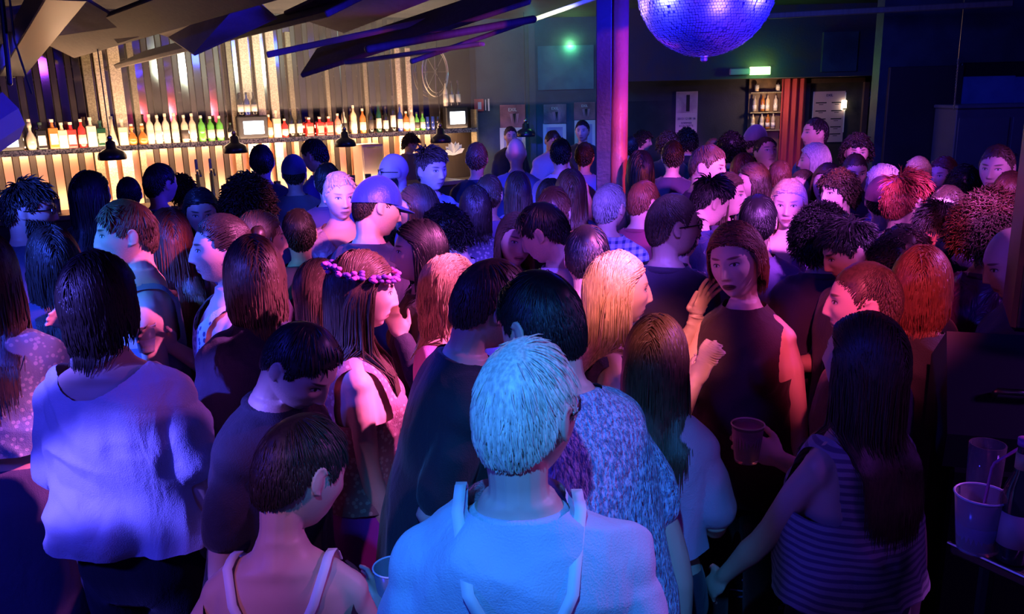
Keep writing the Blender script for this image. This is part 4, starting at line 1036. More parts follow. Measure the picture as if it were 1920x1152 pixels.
plank((650, 118), (905, 82), 2.42, 2.52, .10, .03, M_pale, 'short lit batten above the right bottles')
plank((770, 116), (1120, -5), 2.40, 2.95, .035, .035, M_dpl, 'thin dark pole rising to the ceiling left of the pillar')
plank((590, 42), (760, -30), 2.8, 2.98, .6, .03, M_pale, 'large pale ceiling panel high in the haze', 'ceiling_panel', tilt=.25)
plank((20, 125), (120, -30), 2.55, 2.9, .25, .20, M_black, 'thick dark beam rising beside the hanging loudspeaker', 'ceiling_beam')
plank((-60, 60), (200, 20), 2.8, 2.9, .5, .03, M_pale, 'pale ceiling panel in the upper left corner', 'ceiling_panel', tilt=.4)
def poly_panel(pts, label, m=M_pale, th=.02):
    V = np.array([atz(x, y, z) for x, y, z in pts]); c = V.mean(0); e = MB().slab(V-c, th).build('ceiling_panel', m); e.location = c; tag(e, label, 'ceiling panel', 'planks and panels hung from the ceiling')
poly_panel([(318, 73, 2.72), (365, 105, 2.52), (520, 35, 2.78), (470, -10, 2.92)], 'pale folded panel with a pointed corner above the green bottles')
poly_panel([(0, 55, 2.8), (30, 62, 2.75), (110, 45, 2.8), (60, 10, 2.9)], 'small pale triangular panel near the hanging loudspeaker')
# smooth duct under the haze
for pa, pb, zz, r_, lab in (((690, 92), (1000, 36), (2.50, 2.72), .03, 'dark round pipe crossing under the ceiling above the right monitor'),):
    A = atz(*pa, zz[0]); B = atz(*pb, zz[1]); c = (A+B)/2; e = MB().tube([A-c, B-c], r_, 14).build('ceiling_pipe', M_dpl, None, True); e.location = c; tag(e, lab, 'pipe')
# hanging loudspeaker, upper left
c = at(26, 200, 235); e = empty('hanging_loudspeaker', tuple(c), -.15)
R = rotm('X', .35)
MB().slab(np.array([(x, -.20, z) for x, z in ((-.22, -.16), (.10, -.19), (.20, -.07), (.20, .06), (.12, .19), (-.22, .19))])@R.T, .36).build('cabinet', mat('speaker_side', (.42, .34, .3), .6), e)
MB().slab(np.array([(x, -.225, z) for x, z in ((-.21, -.15), (.095, -.18), (.19, -.065), (.19, .055), (.115, .18), (-.21, .18))])@R.T, .02).build('grille', mat('speaker_grille', (.02, .02, .05), .7, kind='fine', col2=(.01, .01, .02)), e)
MB().tube([(.0, .0, .18), (.02, .05, 3.15-c[2])], .02, 8).build('bracket', M_black, e); MB().tube([(.10, .1, .1), (.06, .05, .5), (.12, .0, .95)], .008, 6).build('cable', M_black, e)
tag(e, 'dark loudspeaker hanging at the upper left edge over the bar', 'loudspeaker')
# pillar
c = at(1146, 300, 262); wd = 58/262
pl = empty('pillar', (c[0], c[1], 0)); pl['kind'] = 'structure'; ph_ = -math.atan2(c[0], c[1]); pl.rotation_euler = (0, 0, ph_)
MB().bbox((-wd*.24, .0, 1.6), (wd*.48, .16, 3.2), None, .006).build('painted_board', mat('blue_board', (.018, .022, .035), .5, kind='blotch', col2=(.02, .025, .05)), pl)
MB().lathe([(wd*.27, 0), (wd*.27, 3.2)], c=(wd*.25, -.02, 0), n=24).build('round_post', mat('red_post', (.50, .15, .12), .4, kind='blotch', col2=(.38, .10, .09)), pl, True)
# mirror ball
c = at(1324, -27, 321); r_ = .40
e = empty('mirror_ball', tuple(c)); V = []; F = []; rows = 78
for i in range(rows):
    t0, t1 = math.pi*(i+.08)/rows, math.pi*(i+.92)/rows; tm = (t0+t1)/2; n_ = max(6, int(2*math.pi*math.sin(tm)*rows/math.pi))
    for j in range(n_):
        a0, a1 = 2*math.pi*(j+.08)/n_, 2*math.pi*(j+.92)/n_; nn = np.array([math.sin(tm)*math.cos((a0+a1)/2), math.sin(tm)*math.sin((a0+a1)/2), math.cos(tm)])
        qd = np.array([[math.sin(t)*math.cos(a), math.sin(t)*math.sin(a), math.cos(t)] for t, a in ((t0, a0), (t1, a0), (t1, a1), (t0, a1))])*r_
        qd += np.outer((qd@(RNG.normal(0, .006, 3))), nn); k = len(V); V += list(qd); F.append((k, k+1, k+2, k+3))
obj('mirror_tiles', mesh_from('mirror_tiles', np.array(V), np.array(F), [mat('ball_mirror', (.72, .72, .95), .32, 1., kind='glassy')], False), e)
MB().ell((0, 0, 0), (r_*.99,)*3, None, 48, 32).build('core', mat('ball_core', (.01, .01, .04), .5, kind='none'), e, True)
MB().lathe([(.012, -.43), (.022, -.42), (.022, -.40), (.03, -.395)], n=14).build('bottom_cap', M_steel, e, True)
MB().tube([(0, 0, .39), (0, 0, 3.2-c[2])], .01, 8).build('hanger', M_steel, e)
tag(e, 'large mirror ball hanging from the ceiling right of the pillar', 'mirror ball')
# back wall details (plane y = YB)
def bk(px, py, d=0.): p = aty(px, py, YB-d); return p[0], p[2]
def back_box(name, x0, y0, x1, y1, th, m, label=None, cat=None, d=0., group=None, kind=None):
    a = bk(x0, y0, d); b = bk(x1, y1, d); e = empty(name, ((a[0]+b[0])/2, YB-d, b[1])); W, H = abs(b[0]-a[0]), a[1]-b[1]
    if kind: e['kind'] = kind
    else: tag(e, label, cat, group)
    return e, W, H
def flat(e, nm, W, H, x, z, w_, h_, m, th=.004, y=0.): return MB().box((x*W, -y-th/2, (z)*H), (w_*W, th, h_*H)).build(nm, m, e)
st = MB(); a = bk(888, 100); b = bk(1010, 400)
struct('wall_behind_posters', MB().box(((bk(888, 0)[0]+bk(1130, 0)[0])/2, YB-.03, 1.6), (bk(1130, 0)[0]-bk(888, 0)[0], .06, 3.2)), M_navy)
struct('trim_1', MB().box(((bk(1006, 0)[0]+bk(1112, 0)[0])/2, YB-.08, (bk(1060, 86)[1]+bk(1060, 168)[1])/2), (bk(1112, 0)[0]-bk(1006, 0)[0], .04, bk(1060, 86)[1]-bk(1060, 168)[1])), M_teal)
struct('trim_2', MB().box((bk(997, 130)[0], YB-.14, 1.6), (.09, .12, 3.2)), M_navy)
M_pos = mat('poster_red', (.42, .16, .20), .6, kind='blotch', col2=(.12, .05, .08)); M_pos2 = mat('poster_dark', (.12, .08, .12), .6, kind='blotch', col2=(.5, .3, .4))
for nm, x0, y0, x1, y1, m, lab, tx in (('t', 937, 197, 985, 239, M_pos, 'dark reddish poster with white letters, leftmost above the pale poster', .42), ('t', 1019, 196, 1062, 232, M_pos2, 'dark poster with pale slanting marks in the middle', .5), ('t', 1076, 192, 1116, 224, M_pos, 'dark reddish poster with white letters beside the pillar', .5)):
    e, W, H = back_box('poster', x0, y0, x1, y1, 0, m, lab, 'poster', .09, 'upper row of posters left of the pillar')
    flat(e, 'sheet', W, H, 0, .5, 1, 1, m); text_mesh('EXIL', H*.2, M_white, 'lettering', e, (0, -.007, H*.72), (math.pi/2, 0, 0))
    for k in range(3): MB().slab([(-.12*W+k*.13*W, -.005, H*.60), (.0*W+k*.13*W, -.005, H*.62), (-.02*W+k*.1*W, -.005, H*.15)], -.003).build('printed_mark', mat('faded_ink', (.45, .22, .32), .6, kind='none') if k != 1 else M_ink, e)
for x0, y0, x1, y1, lab in ((937, 240, 986, 300, 'pale poster below the leftmost reddish poster'), (1018, 232, 1062, 300, 'pale poster with a framed square, middle of the lower row'), (1077, 226, 1116, 300, 'pale poster beside the pillar in the lower row')):
    e, W, H = back_box('poster', x0, y0, x1, y1, 0, M_paper, lab, 'poster', .09, 'lower row of posters left of the pillar')
    flat(e, 'sheet', W, H, 0, .5, 1, 1, M_paper); flat(e, 'printed_square', W, H, 0, .6, .7, .6, mat('poster_violet', (.30, .28, .5), .7, kind='blotch', col2=(.5, .45, .65)), .002, .004)
e, W, H = back_box('wall_sign', 889, 186, 919, 208, 0, None, 'red sign with white panel and strip on wall right of the bar', 'sign', .10)
flat(e, 'plate', W, H, -.2, .5, .6, 1, mat('sign_red', (.6, .08, .06), .5, kind='none'), .01); flat(e, 'white_panel', W, H, -.16, .45, .22, .6, M_white, .003, .01); flat(e, 'white_strip', W, H, .42, .5, .10, 1, M_white, .01); flat(e, 'strip_bar', W, H, .22, .5, .06, .9, M_white, .01)
# glowing exit sign on the ceiling, left of the pillar
c = atz(1068, 78, 2.86); e = empty('exit_sign', tuple(c)); tag(e, 'glowing green-white exit sign under the ceiling left of the pillar', 'exit sign')
MB().bbox((0, 0, -.02), (.27, .05, .11), None, .008).build('lit_panel', mat('exit_light', (.6, 1, .6), .4, emit=(.75, 1., .55), est=7., kind='none'), e); MB().bbox((0, 0, .05), (.29, .07, .03), None, .006).build('housing', M_black, e); MB().tube([(0, 0, .06), (0, 0, 3.19-c[2])], .012, 8).build('mounting_rod', M_black, e)
l = bpy.data.lights.new('exit_sign_glow', 'POINT'); l.color = (.3, 1, .3); l.energy = 6; l.shadow_soft_size = .05; lo = bpy.data.objects.new('exit_sign_glow', l); C.objects.link(lo); lo.location = c+np.array([0, -.12, -.05])
# soffit over the doors and the right exit sign
ys = 12.0
def sf(px, py): p = aty(px, py, ys); return p[0], p[2]
xa, xb = sf(1178, 0)[0], sf(1655, 0)[0]; zb = sf(1420, 147)[1]
struct('trim_3', MB().box(((xa+xb)/2, ys+.5, (zb+3.2)/2), (xb-xa, 1.0, 3.2-zb)), mat('soffit', (.07, .06, .08), .7, kind='blotch', col2=(.12, .07, .05)))
struct('trim_4', MB().box(((sf(1546, 0)[0]+sf(1612, 0)[0])/2, ys-.03, (sf(1580, 60)[1]+sf(1580, 134)[1])/2), (sf(1612, 0)[0]-sf(1546, 0)[0], .06, sf(1580, 60)[1]-sf(1580, 134)[1])), M_navy)
a = sf(1404, 126); b = sf(1441, 140); e = empty('exit_sign', ((a[0]+b[0])/2, ys-.06, b[1])); tag(e, 'glowing green exit sign over the far doorway', 'exit sign')
W, H = b[0]-a[0], a[1]-b[1]
MB().bbox((0, 0, H/2), (W, .05, H), None, .006).build('lit_panel', mat('exit_light_green', (.3, 1, .3), .4, emit=(.35, 1., .22), est=6., kind='none'), e); MB().bbox((-W*1.0, 0, H*.45), (W*1.0, .06, H*.8), None, .01).build('housing', mat('grey_plastic', (.45, .4, .42), .5), e)
l = bpy.data.lights.new('door_sign_glow', 'POINT'); l.color = (.2, 1, .15); l.energy = 3; l.shadow_soft_size = .05; lo = bpy.data.objects.new('door_sign_glow', l); C.objects.link(lo); lo.location = ((a[0]+b[0])/2, ys-.25, b[1]+.05)
e, W, H = back_box('poster', 1268, 172, 1306, 262, 0, M_paper, 'tall narrow poster with photo and dates on dark wall right of pillar', 'poster', .02)
flat(e, 'sheet', W, H, 0, .5, 1, 1, mat('poster_paper', (.6, .5, .6), .7, kind='none')); flat(e, 'photograph', W, H, 0, .77, .94, .42, mat('poster_photo', (.35, .25, .35), .7, kind='blotch', col2=(.65, .5, .6)), .002, .004); flat(e, 'dark_bar', W, H, .05, .76, .16, .34, M_ink, .002, .006)
text_mesh('2013 12 08 16', W*.145, M_ink, 'date_lettering', e, (0, -.007, H*.42), (math.pi/2, 0, 0)); text_mesh('SOMMER\nKONZERTE', W*.13, M_ink, 'lettering', e, (0, -.007, H*.33), (math.pi/2, 0, 0))
# doorway with a lit back bar beyond, curtain, glass door with schedule
YD = YB-.02
dn, W, H = back_box('doorway_shelf', 1405, 148, 1456, 330, 0, None, 'lit bar shelves of bottles seen through the far doorway', 'shelf', .06)
flat(dn, 'back_panel', W, H, 0, .5, 1, 1, mat('shelf_back', (.10, .06, .04), .5, kind='blotch', col2=(.25, .15, .08)), .01)
for z in (.86, .66, .48): flat(dn, 'shelf_board', W, H, 0, z, 1, .012, M_olive, .12, .01)
hc_ = [('clear', -.35, .67), ('amber', -.1, .67), ('cream', .05, .67), ('white', .3, .67), ('cream', -.38, .49), ('white', -.1, .49), ('amber', .08, .49), ('clear', .25, .49), ('cream', -.3, .87), ('white', .35, .87)]
wrd = ['on the middle board', 'on the lower board', 'on the top board']
for k, (col, fx, fz) in enumerate(hc_):
    bb = empty('bottle', (dn.location[0]+fx*W, YB-.14, dn.location[2]+fz*H+.008)); bottle_mesh('round', .24 if fz < .8 else .12, .03).build('glass_body', mat('bottle_'+col, GL[col], .12, kind='none', spec=.6), bb, True)
    MB().lathe([(.031, .03), (.031, .09)], n=14).build('label', M_white, bb, True)
    tag(bb, '%s bottle %s of the doorway shelves, place %s from the left' % (CW[col], wrd[0 if fz == .67 else (1 if fz == .49 else 2)], NTH[[0, 1, 2, 3, 0, 1, 2, 3, 0, 1][k]]), 'bottle', 'bottles in the far doorway')
l = bpy.data.lights.new('doorway_bulb', 'POINT'); l.color = warm; l.energy = 9; l.shadow_soft_size = .05; lo = bpy.data.objects.new('doorway_bulb', l); C.objects.link(lo); lo.location = (dn.location[0], YB-.55, dn.location[2]+H*.75)
e, W, H = back_box('curtain', 1465, 148, 1502, 330, 0, None, 'dark red curtain hanging right of the far doorway', 'curtain', .16)
cv = MB(); n_ = 40; xs = np.linspace(-W/2, W/2, n_); V = np.array([(x, -.03*math.sin(x*60)-.03, z) for z in (0, H) for x in xs]); 
cv.add(np.concatenate([V, V+[0, .01, 0]]), [(i, i+1, n_+i+1, n_+i) for i in range(n_-1)]+[(2*n_+i, 3*n_+i, 3*n_+i+1, 2*n_+i+1) for i in range(n_-1)]); cv.build('cloth', mat('red_curtain', (.45, .05, .07), .8, kind='cloth'), e, True)
e, W, H = back_box('door_1', 1508, 148, 1607, 420, 0, None, d=.05, kind='structure')
for x, z, w_, h_ in ((-.46, .5, .08, 1), (.46, .5, .08, 1), (0, .985, 1, .03)): flat(e, 'door_frame', W, H, x, z, w_, h_, mat('door_wood', (.16, .10, .09), .5, kind='wood'), .08)
flat(e, 'door_glass', W, H, 0, .5, .84, .97, mat('door_pane', (.10, .09, .07), .15, kind='blotch', col2=(.05, .05, .04)), .02)
e, W, H = back_box('schedule_poster', 1526, 172, 1579, 266, 0, None, 'large pale schedule poster with columns of text on the glass door', 'poster', .09)
flat(e, 'sheet', W, H, 0, .5, 1, 1, mat('schedule_paper', (.62, .46, .46), .7, kind='none')); flat(e, 'bright_edge', W, H, -.5, .6, .03, .8, M_white, .006); flat(e, 'bright_edge', W, H, .5, .58, .04, .78, M_white, .006)
text_mesh('EXIL', W*.11, M_ink, 'lettering', e, (0, -.007, H*.90), (math.pi/2, 0, 0))
for x_, rows_ in ((-.25, (.78, .62, .46, .30)), (.25, (.78, .62, .46, .30, .16))):
    for k, z_ in enumerate(rows_): flat(e, 'printed_line', W, H, x_, z_, .34, .022, M_ink, .002, .004); flat(e, 'printed_line', W, H, x_, z_-.035, .14, .012, M_ink, .002, .004)
e, W, H = back_box('lit_lamp', 1579, 188, 1586, 206, 0, None, 'small glowing wall lamp right of the schedule poster', 'lamp', .12)
MB().bbox((0, 0, H/2), (W, .05, H), None, .006).build('lamp_glass', mat('lamp_glow', (1, .9, .7), .4, emit=(1., .85, .55), est=4., kind='none'), e); flat(e, 'back_plate', W, H, 0, .1, .9, .15, M_steel, .07)
e, W, H = back_box('number_plate', 1612, 145, 1640, 200, 0, None, 'blue plate with a pale figure 2 beside the glass door', 'sign', .06)
flat(e, 'plate', W, H, 0, .5, 1, 1, M_navy, .01); text_mesh('2', H*.30, mat('pale_blue', (.3, .45, .7), .6, kind='none'), 'figure', e, (0, -.013, H*.72), (math.pi/2, 0, 0)); text_mesh('O', H*.42, mat('pale_blue_dim', (.10, .2, .42), .6, kind='none'), 'ring_mark', e, (0, -.013, H*.25), (math.pi/2, 0, 0))
# right part: blue wall with dark door, window and grey cabinet, nearer
YR = 10.2
def rk(px, py, d=0.): p = aty(px, py, YR-d); return p[0], p[2]
xr = rk(1648, 150)[0]
struct('wall_blue_right', MB().box(((xr+8.3)/2, YR+.1, 1.6), (8.3-xr, .2, 3.2)), M_navy)
def right_box(name, x0, y0, x1, y1, th, m, d=0., **kw):
    a = rk(x0, y0, d); b = rk(x1, y1, d); return MB().bbox(((a[0]+b[0])/2, YR-d-th/2, (a[1]+b[1])/2), (b[0]-a[0], th, a[1]-b[1]), None, .008).build(name, m, kw.get('parent'))
d2 = empty('door_2', (0, 0, 0)); d2['kind'] = 'structure'
a = rk(1664, 126); b = rk(1802, 126)
dl = MB().bbox(((a[0]+b[0])/2, YR-.05, a[1]/2), (b[0]-a[0], .06, a[1]), None, .008).build('door_leaf', mat('dark_door', (.045, .03, .04), .6), d2)
MB().tube([(b[0]-.12, YR-.10, 1.05), (b[0]-.12, YR-.14, 1.1), (b[0]-.12, YR-.10, 1.2)], .01, 8).build('door_handle', M_steel, dl)
w1 = empty('window_1', (0, 0, 0)); w1['kind'] = 'structure'
right_box('window_frame', 1800, 118, 1990, 214, .05, M_black, parent=w1)
for x0, x1 in ((1801, 1897), (1901, 1985)): right_box('window_pane', x0, 144, x1, 199, .02, mat('blue_pane', (.10, .22, .55), .25, kind='blotch', col2=(.07, .16, .42)), .05, parent=w1)
gc = empty('grey_cabinet', (0, 0, 0)); tag(gc, 'tall plain grey cabinet below the blue window at right', 'cabinet')
a = rk(1786, 204, .5); b = rk(1990, 204, .5)
MB().bbox(((a[0]+b[0])/2, YR-.35, a[1]/2), (b[0]-a[0], .5, a[1]), None, .01).build('body', mat('grey_cabinet', (.16, .14, .18), .6), gc); MB().bbox(((a[0]+b[0])/2, YR-.36, a[1]+.02), (b[0]-a[0]+.03, .54, .04), None, .01).build('worktop', mat('cabinet_top', (.22, .2, .26), .4), gc)
for dx in (-.3, .3):
    q_ = MB().bbox(((a[0]+b[0])/2+dx, YR-.61, a[1]-.6), (.56, .012, 1.0), None, .004).build('cabinet_door', mat('grey_cabinet_door', (.17, .15, .19), .55), gc); MB().ell(((a[0]+b[0])/2+dx*.2, YR-.63, a[1]-.5), (.015, .02, .015)).build('knob', M_steel, q_)
p0 = aty(1797, 110, YR-.75); p1 = aty(1789, 204, YR-.75)
ch = empty('hanging_chain', tuple(p0)); tag(ch, 'thin metal chain hanging beside the blue window', 'chain')
n_ = 34; cb = MB()
for k in range(n_):
    c_ = (p1-p0)*k/(n_-1); ring = [c_+np.array([.008*math.cos(t)*(k % 2), .008*math.cos(t)*((k+1) % 2), .014*math.sin(t)]) for t in np.linspace(0, 2*math.pi, 9)]; cb.tube(ring, .003, 5)
cb.build('links', M_steel, ch, True); MB().tube([(0, 0, 0), (0, 0, 3.18-p0[2])], .004, 5).build('upper_rod', M_steel, ch)
# small lamps and rail on the right ceiling
plank((1170, 100), (1275, 72), 2.72, 2.8, .05, .05, M_pale, 'short pale batten under the ceiling left of the mirror ball', group=None)
plank((1440, 30), (1900, 6), 2.9, 2.9, .06, .06, M_dpl, 'long dark rail under the ceiling right of the mirror ball', 'ceiling_rail', group=None)
plank((1180, 125), (1660, 100), 2.62, 2.62, .12, .14, M_dpl, 'dark cross beam above the far doors', 'ceiling_beam', group=None)
# loudspeaker at the right edge and stage monitor
c = at(2028, 430, 760); W_ = .26
e = empty('loudspeaker', (c[0], c[1], 0), -.45); tag(e, 'tall black loudspeaker hung on a pole at the right edge', 'loudspeaker')
zt = at(1915, 232, 760)[2]; zb_ = at(1900, 640, 760)[2]
MB().bbox((0, .10, (zt+zb_)/2), (W_, .30, zt-zb_), None, .012).build('cabinet', M_black, e); MB().bbox((0, -.062, (zt+zb_)/2), (W_*.9, .02, (zt-zb_)*.94), None, .004).build('grille', mat('grille_black', (.02, .02, .025), .6, kind='fine', col2=(.008, .008, .01)), e)
MB().tube([(0, .1, zt-.02), (0, .1, 3.18)], .025, 12).build('ceiling_pole', M_black, e, True)
c = at(1885, 745, 700); e = empty('stage_monitor', (c[0]+.12, c[1], 0), -.3); zb_ = c[2]-.17
R = rotm('X', -.5)
MB().slab([(-.27, -.14, zb_), (-.27, .16, zb_), (-.27, .16, zb_+.22), (-.27, -.02, zb_+.34), (-.27, -.16, zb_+.10)], .54).build('cabinet', mat('monitor_black', (.03, .03, .04), .6), e)
MB().tube([(-.16, -.11, zb_+.20), (-.16, -.14, zb_+.22), (-.06, -.14, zb_+.22), (-.06, -.11, zb_+.20)], .009, 8).build('handle', M_steel, e, True)
MB().bbox((0, 0, zb_/2), (.5, .3, zb_), None, .01).build('plinth', M_black, e); tag(e, 'black wedge stage monitor with metal handle at lower right', 'stage monitor')
# table with drinks, lower right corner
ta = at(1780, 1018, 980); zt = ta[2]; tb = atz(1935, 1088, zt)
dv = unit((tb-ta)*[1, 1, 0]); nv = np.array([-dv[1], dv[0], 0])
if nv@np.array([0, 1, 0]) < 0: nv = -nv
e = empty('side_table', (ta[0], ta[1], 0)); tag(e, 'small black table with a shiny edge at lower right corner', 'table')
L_, D_ = .62, .34; a_ = math.atan2(dv[1], dv[0]); e.rotation_euler = (0, 0, a_)
MB().bbox((L_/2, D_/2, zt-.012), (L_, D_, .024), None, .006).build('table_top', mat('table_black', (.02, .02, .025), .25), e); MB().tube([(0, -.001, zt), (L_, -.001, zt)], .004, 8).build('metal_edge', M_steel, e)
for x in (.05, L_-.05):
    for y in (.05, D_-.05): MB().tube([(x, y, .01), (x, y, zt-.02)], .014, 8).build('leg', M_black, e)
M_cup = mat('clear_plastic', (.75, .75, .95), .12, trans=.75, kind='none'); M_liq = mat('iced_drink', (.25, .22, .55), .2, trans=.3, kind='none')
M_cupw = mat('frosted_plastic', (.8, .8, .95), .18, trans=.8, kind='none')
def plastic_cup(loc, label, h=.115, r=.044, group=None, m=None, fill=.5, liq=M_liq):
    e = empty('plastic_cup', tuple(loc)); tag(e, label, 'cup', group); m = m or M_cupw
    MB().lathe([(r*.72, 0), (r*.74, .004), (r, h), (r*.97, h), (r*.71, .008)], n=28).build('cup_wall', m, e, True); MB().tube([(r*math.cos(t), r*math.sin(t), h) for t in np.linspace(0, 2*math.pi, 29)], .0022, 6).build('rim', mat('cup_rim', (.75, .75, .9), .3, kind='none'), e, True)
    if fill: MB().lathe([(r*.70, .009), (r*(.72+.26*fill), h*fill)], n=24).build('drink', liq, e, True)
    return e
cp = atz(1829, 1030, zt); cpo = plastic_cup((cp[0], cp[1], zt+.001), 'clear plastic cup of iced drink on the corner table', .112, .046)
sw_ = empty('drinking_straw', (cp[0], cp[1], zt)); MB().tube([(.0, 0, .02), (.012, .0, .165), (.016, 0, .175), (.07, -.01, .22)], .0028, 8).build('straw_tube', mat('straw_magenta', (.5, .1, .4), .4, kind='none'), sw_, True); tag(sw_, 'dark bendy drinking straw in the cup on the corner table', 'straw')
gp = atz(1834, 985, zt); ge = empty('tall_glass', (gp[0]+.03, gp[1]+.05, zt+.001)); MB().lathe([(.030, 0), (.034, .15), (.0315, .15), (.028, .008)], n=24).build('glass_wall', mat('table_glass', (.8, .75, .9), .05, trans=.92, kind='none'), ge, True); MB().lathe([(.026, .009), (.027, .02)], n=16).build('dregs', M_liq, ge, True); tag(ge, 'empty tall glass behind the plastic cup on the corner table', 'glass')
def beer_bottle(loc, label, R=None, sc=1., lab=(.55, .42, .3), neckl=(.5, .35, .2)):
    e = empty('beer_bottle', tuple(loc)); tag(e, label, 'bottle')
    R = R if R is not None else np.eye(3)
    b = MB(); b.lathe([(.027, 0), (.030, .006), (.030, .12), (.026, .145), (.0145, .175), (.0130, .225), (.0145, .228), (.0145, .236)], n=24); V = b.verts()@R.T*sc; b.V = [V]; b.build('glass_body', mat('dark_beer_glass', (.03, .025, .03), .1, kind='none', spec=.7), e, True)
    for nm, z0, z1, r, c_ in (('body_label', .035, .10, .0306, lab), ('neck_label', .182, .212, .0150, neckl), ('bottle_mouth', .226, .238, .0152, (.4, .1, .45))):
        b = MB(); b.lathe([(r, z0), (r, z1)], n=24); b.V = [b.verts()@R.T*sc]; b.build(nm, mat(nm, c_, .5, kind='none'), e, True)
    return e
bp = atz(1893, 1062, zt); beer_bottle((bp[0]+.015, bp[1]+.02, zt+.001), 'dark beer bottle with pale labels on the corner table', lab=(.45, .36, .4), neckl=(.6, .38, .22))
# litter of straws on the dark floor
for k in range(30):
    px = random.uniform(1385, 1475); py = random.uniform(855, 1145); p_ = atz(px, py, .006); L = random.uniform(.05, .10); a = random.uniform(-.5, .9)
    e = MB().tube([(-L/2, 0, 0), (L/2, 0, 0)], .0045, 6).build('confetti_strip', mat('confetti', (.35, .45, .9), .3, kind='none'), None, True); e.location = p_; e.rotation_euler = (0, 0, a)
    tag(e, 'thin pale confetti strip lying on the dark dance floor', 'confetti', 'confetti strips on the dance floor')

hz = MB().box((0, 0, 0), (5.4, 3.6, 1.15)).build('haze', None); hz.location = bw(3.75, 2.2, 2.60); hz.rotation_euler = (0, 0, BA); tag(hz, 'thin pale haze drifting under the ceiling in front of the bar', 'haze', kind='stuff')
hm = bpy.data.materials.new('haze'); hm.use_nodes = True; hn = hm.node_tree; hn.nodes.remove(hn.nodes['Principled BSDF'])
vs = hn.nodes.new('ShaderNodeVolumeScatter'); vs.inputs['Density'].default_value = .055; vs.inputs['Anisotropy'].default_value = .2; vs.inputs['Color'].default_value = (.9, .9, .9, 1)
hn.links.new(vs.outputs[0], hn.nodes['Material Output'].inputs['Volume']); hz.data.materials.append(hm)
# ---------------------------------------------------------------- the crowd (px, top of head, pixels per metre, facing)
WT = (.78, .78, .80); GY = (.30, .30, .33); BK = (.014, .014, .02); NV = (.02, .03, .09); LB = (.28, .36, .62)
up_arm = ((.75, .1, .55), (-.35, .1, 1), ((.2, .9, .1), .25, .22))
# nearest row
P(975, 632, 1100, 180, 'short', 'white', 'cloth', (.52, .60, .70), 'person with short bleached hair in pale t-shirt and white suspenders, back to us, nearest', head=(-28, 4, 0), vol=1.15, suspenders=True, armL='back', armR='back', loose=.025, fold=.022, glasses=True, lim=.02, skin='pale')
P(565, 778, 900, 165, 'short', 'dark', 'plain', BK, 'woman with dark cropped hair and open-backed black top, bare shoulders, bottom left', fem=True, head=(-40, 18, 0), neck='scoopback', sleeve='none', lean=6, armR=((.1, .35, -1), (-.15, 1, .25)), armL='side', vol=1.2, garment='black_top', suspenders=True, lim=.04)
P(553, 595, 740, 55, 'short', 'dark', 'cloth', (.02, .018, .035), 'man in black t-shirt looking down with light on his neck, behind the open-backed woman', head=(-5, 30, 0), lean=8, armR='down', armL='down', loose=.02, lim=.06)
P(178, 472, 740, 146, 'bob', 'dark', 'cloth', (.62, .60, .72), 'person with dark bobbed hair in loose white t-shirt seen from behind, left', head=(-8, 0, 0), len=.09, loose=.03, hem=.96, fold=.028, neck='wide', slean=3, vol=.8, armR='down', armL='down', lcol=BK, lim=.05)
P(488, 445, 585, 188, 'bob', 'brown', 'cloth', (.02, .02, .07), 'person with brown bobbed hair and dark navy jacket seen from behind', len=.12, sleeve='rolled', head=(0, 0, 0), armL='bent', armR='side', loose=.03, garment='jacket', lim=.05, vol=1.2)
P(893, 480, 690, 98, 'short', 'brown', 'cloth', BK, 'man in black t-shirt holding a beer, kissing the dark-haired man', head=(22, 6, 0), lean=13, armL='down', armR=((.12, -.15, -1), (-.1, 1, -.05)), loose=.01, lim=.03, skin='pale')
P(1012, 503, 900, -138, 'short', 'black', 'fuzzy', (.42, .58, .85), 'dark-haired man in fuzzy grey-blue t-shirt kissing the man in black', head=(0, 4, 0), lean=12, scol2=(.12, .2, .4), armR='back', armL='back', vol=1.1, lim=.03, loose=.02)
P(1145, 470, 570, 100, 'long', 'blond', 'cloth', (.03, .02, .05), 'woman in profile with long straight blonde hair and hands raised before her', fem=True, len=.36, armR=((.25, .25, -.45), (-.15, .45, 1), ((-.3, .5, .2), .35, .2)), armL=((.15, .65, -.35), (.1, .45, 1), ((-.6, .4, .2), .3, .2)), sleeve='none', lim=.08)
P(1232, 590, 700, 180, 'long', 'brown', 'cloth', (.55, .36, .55), 'woman from behind with long brown hair in pale purple t-shirt and dark trousers', fem=True, len=.27, armL='back', armR='bent', hem=1.06, loose=.012, lcol=(.015, .015, .04), lim=.05, head=(-12, 8, 0))
P(1385, 418, 590, -14, 'bob', 'auburn', 'cloth', (.045, .012, .03), 'woman with dark lips and pinned-up reddish hair in sleeveless maroon high-neck top', fem=True, head=(-10, 0, -8), neck='high', sleeve='none', len=.055, lip=(.05, .004, .012), armL='down', armR='fwd', hem=.8, lcol=BK, lim=.04, skin='fair', slean=-2)
P(1632, 490, 640, -84, 'crop', 'brown', 'cloth', (.10, .05, .10), 'smiling man with cropped hair in profile facing left, red light on his face', head=(0, 0, 0), armL=((.2, .0, -1), (-.1, .8, .35)), armR='down', vol=1.2, lim=.06, skin='fair')
P(1630, 584, 770, 228, 'long', 'brown', 'hstripes', (.30, .28, .36), 'woman with long brown hair in grey striped sleeveless top, back to us, lower right', fem=True, head=(10, -8, 0), len=.34, sleeve='none', scol2=(.10, .09, .16), loose=.05, hem=1.0, armL=((.15, .5, -1), (.1, .75, -1)), armR='back', lcol=BK, lim=.04, flare=.3)
P(1725, 462, 625, 178, 'bob', 'auburn', 'cloth', BK, 'person with reddish brown bobbed hair and black jacket seen from behind, right', len=.09, sleeve='long', garment='jacket', armL='down', armR='bent', loose=.02, lim=.06)
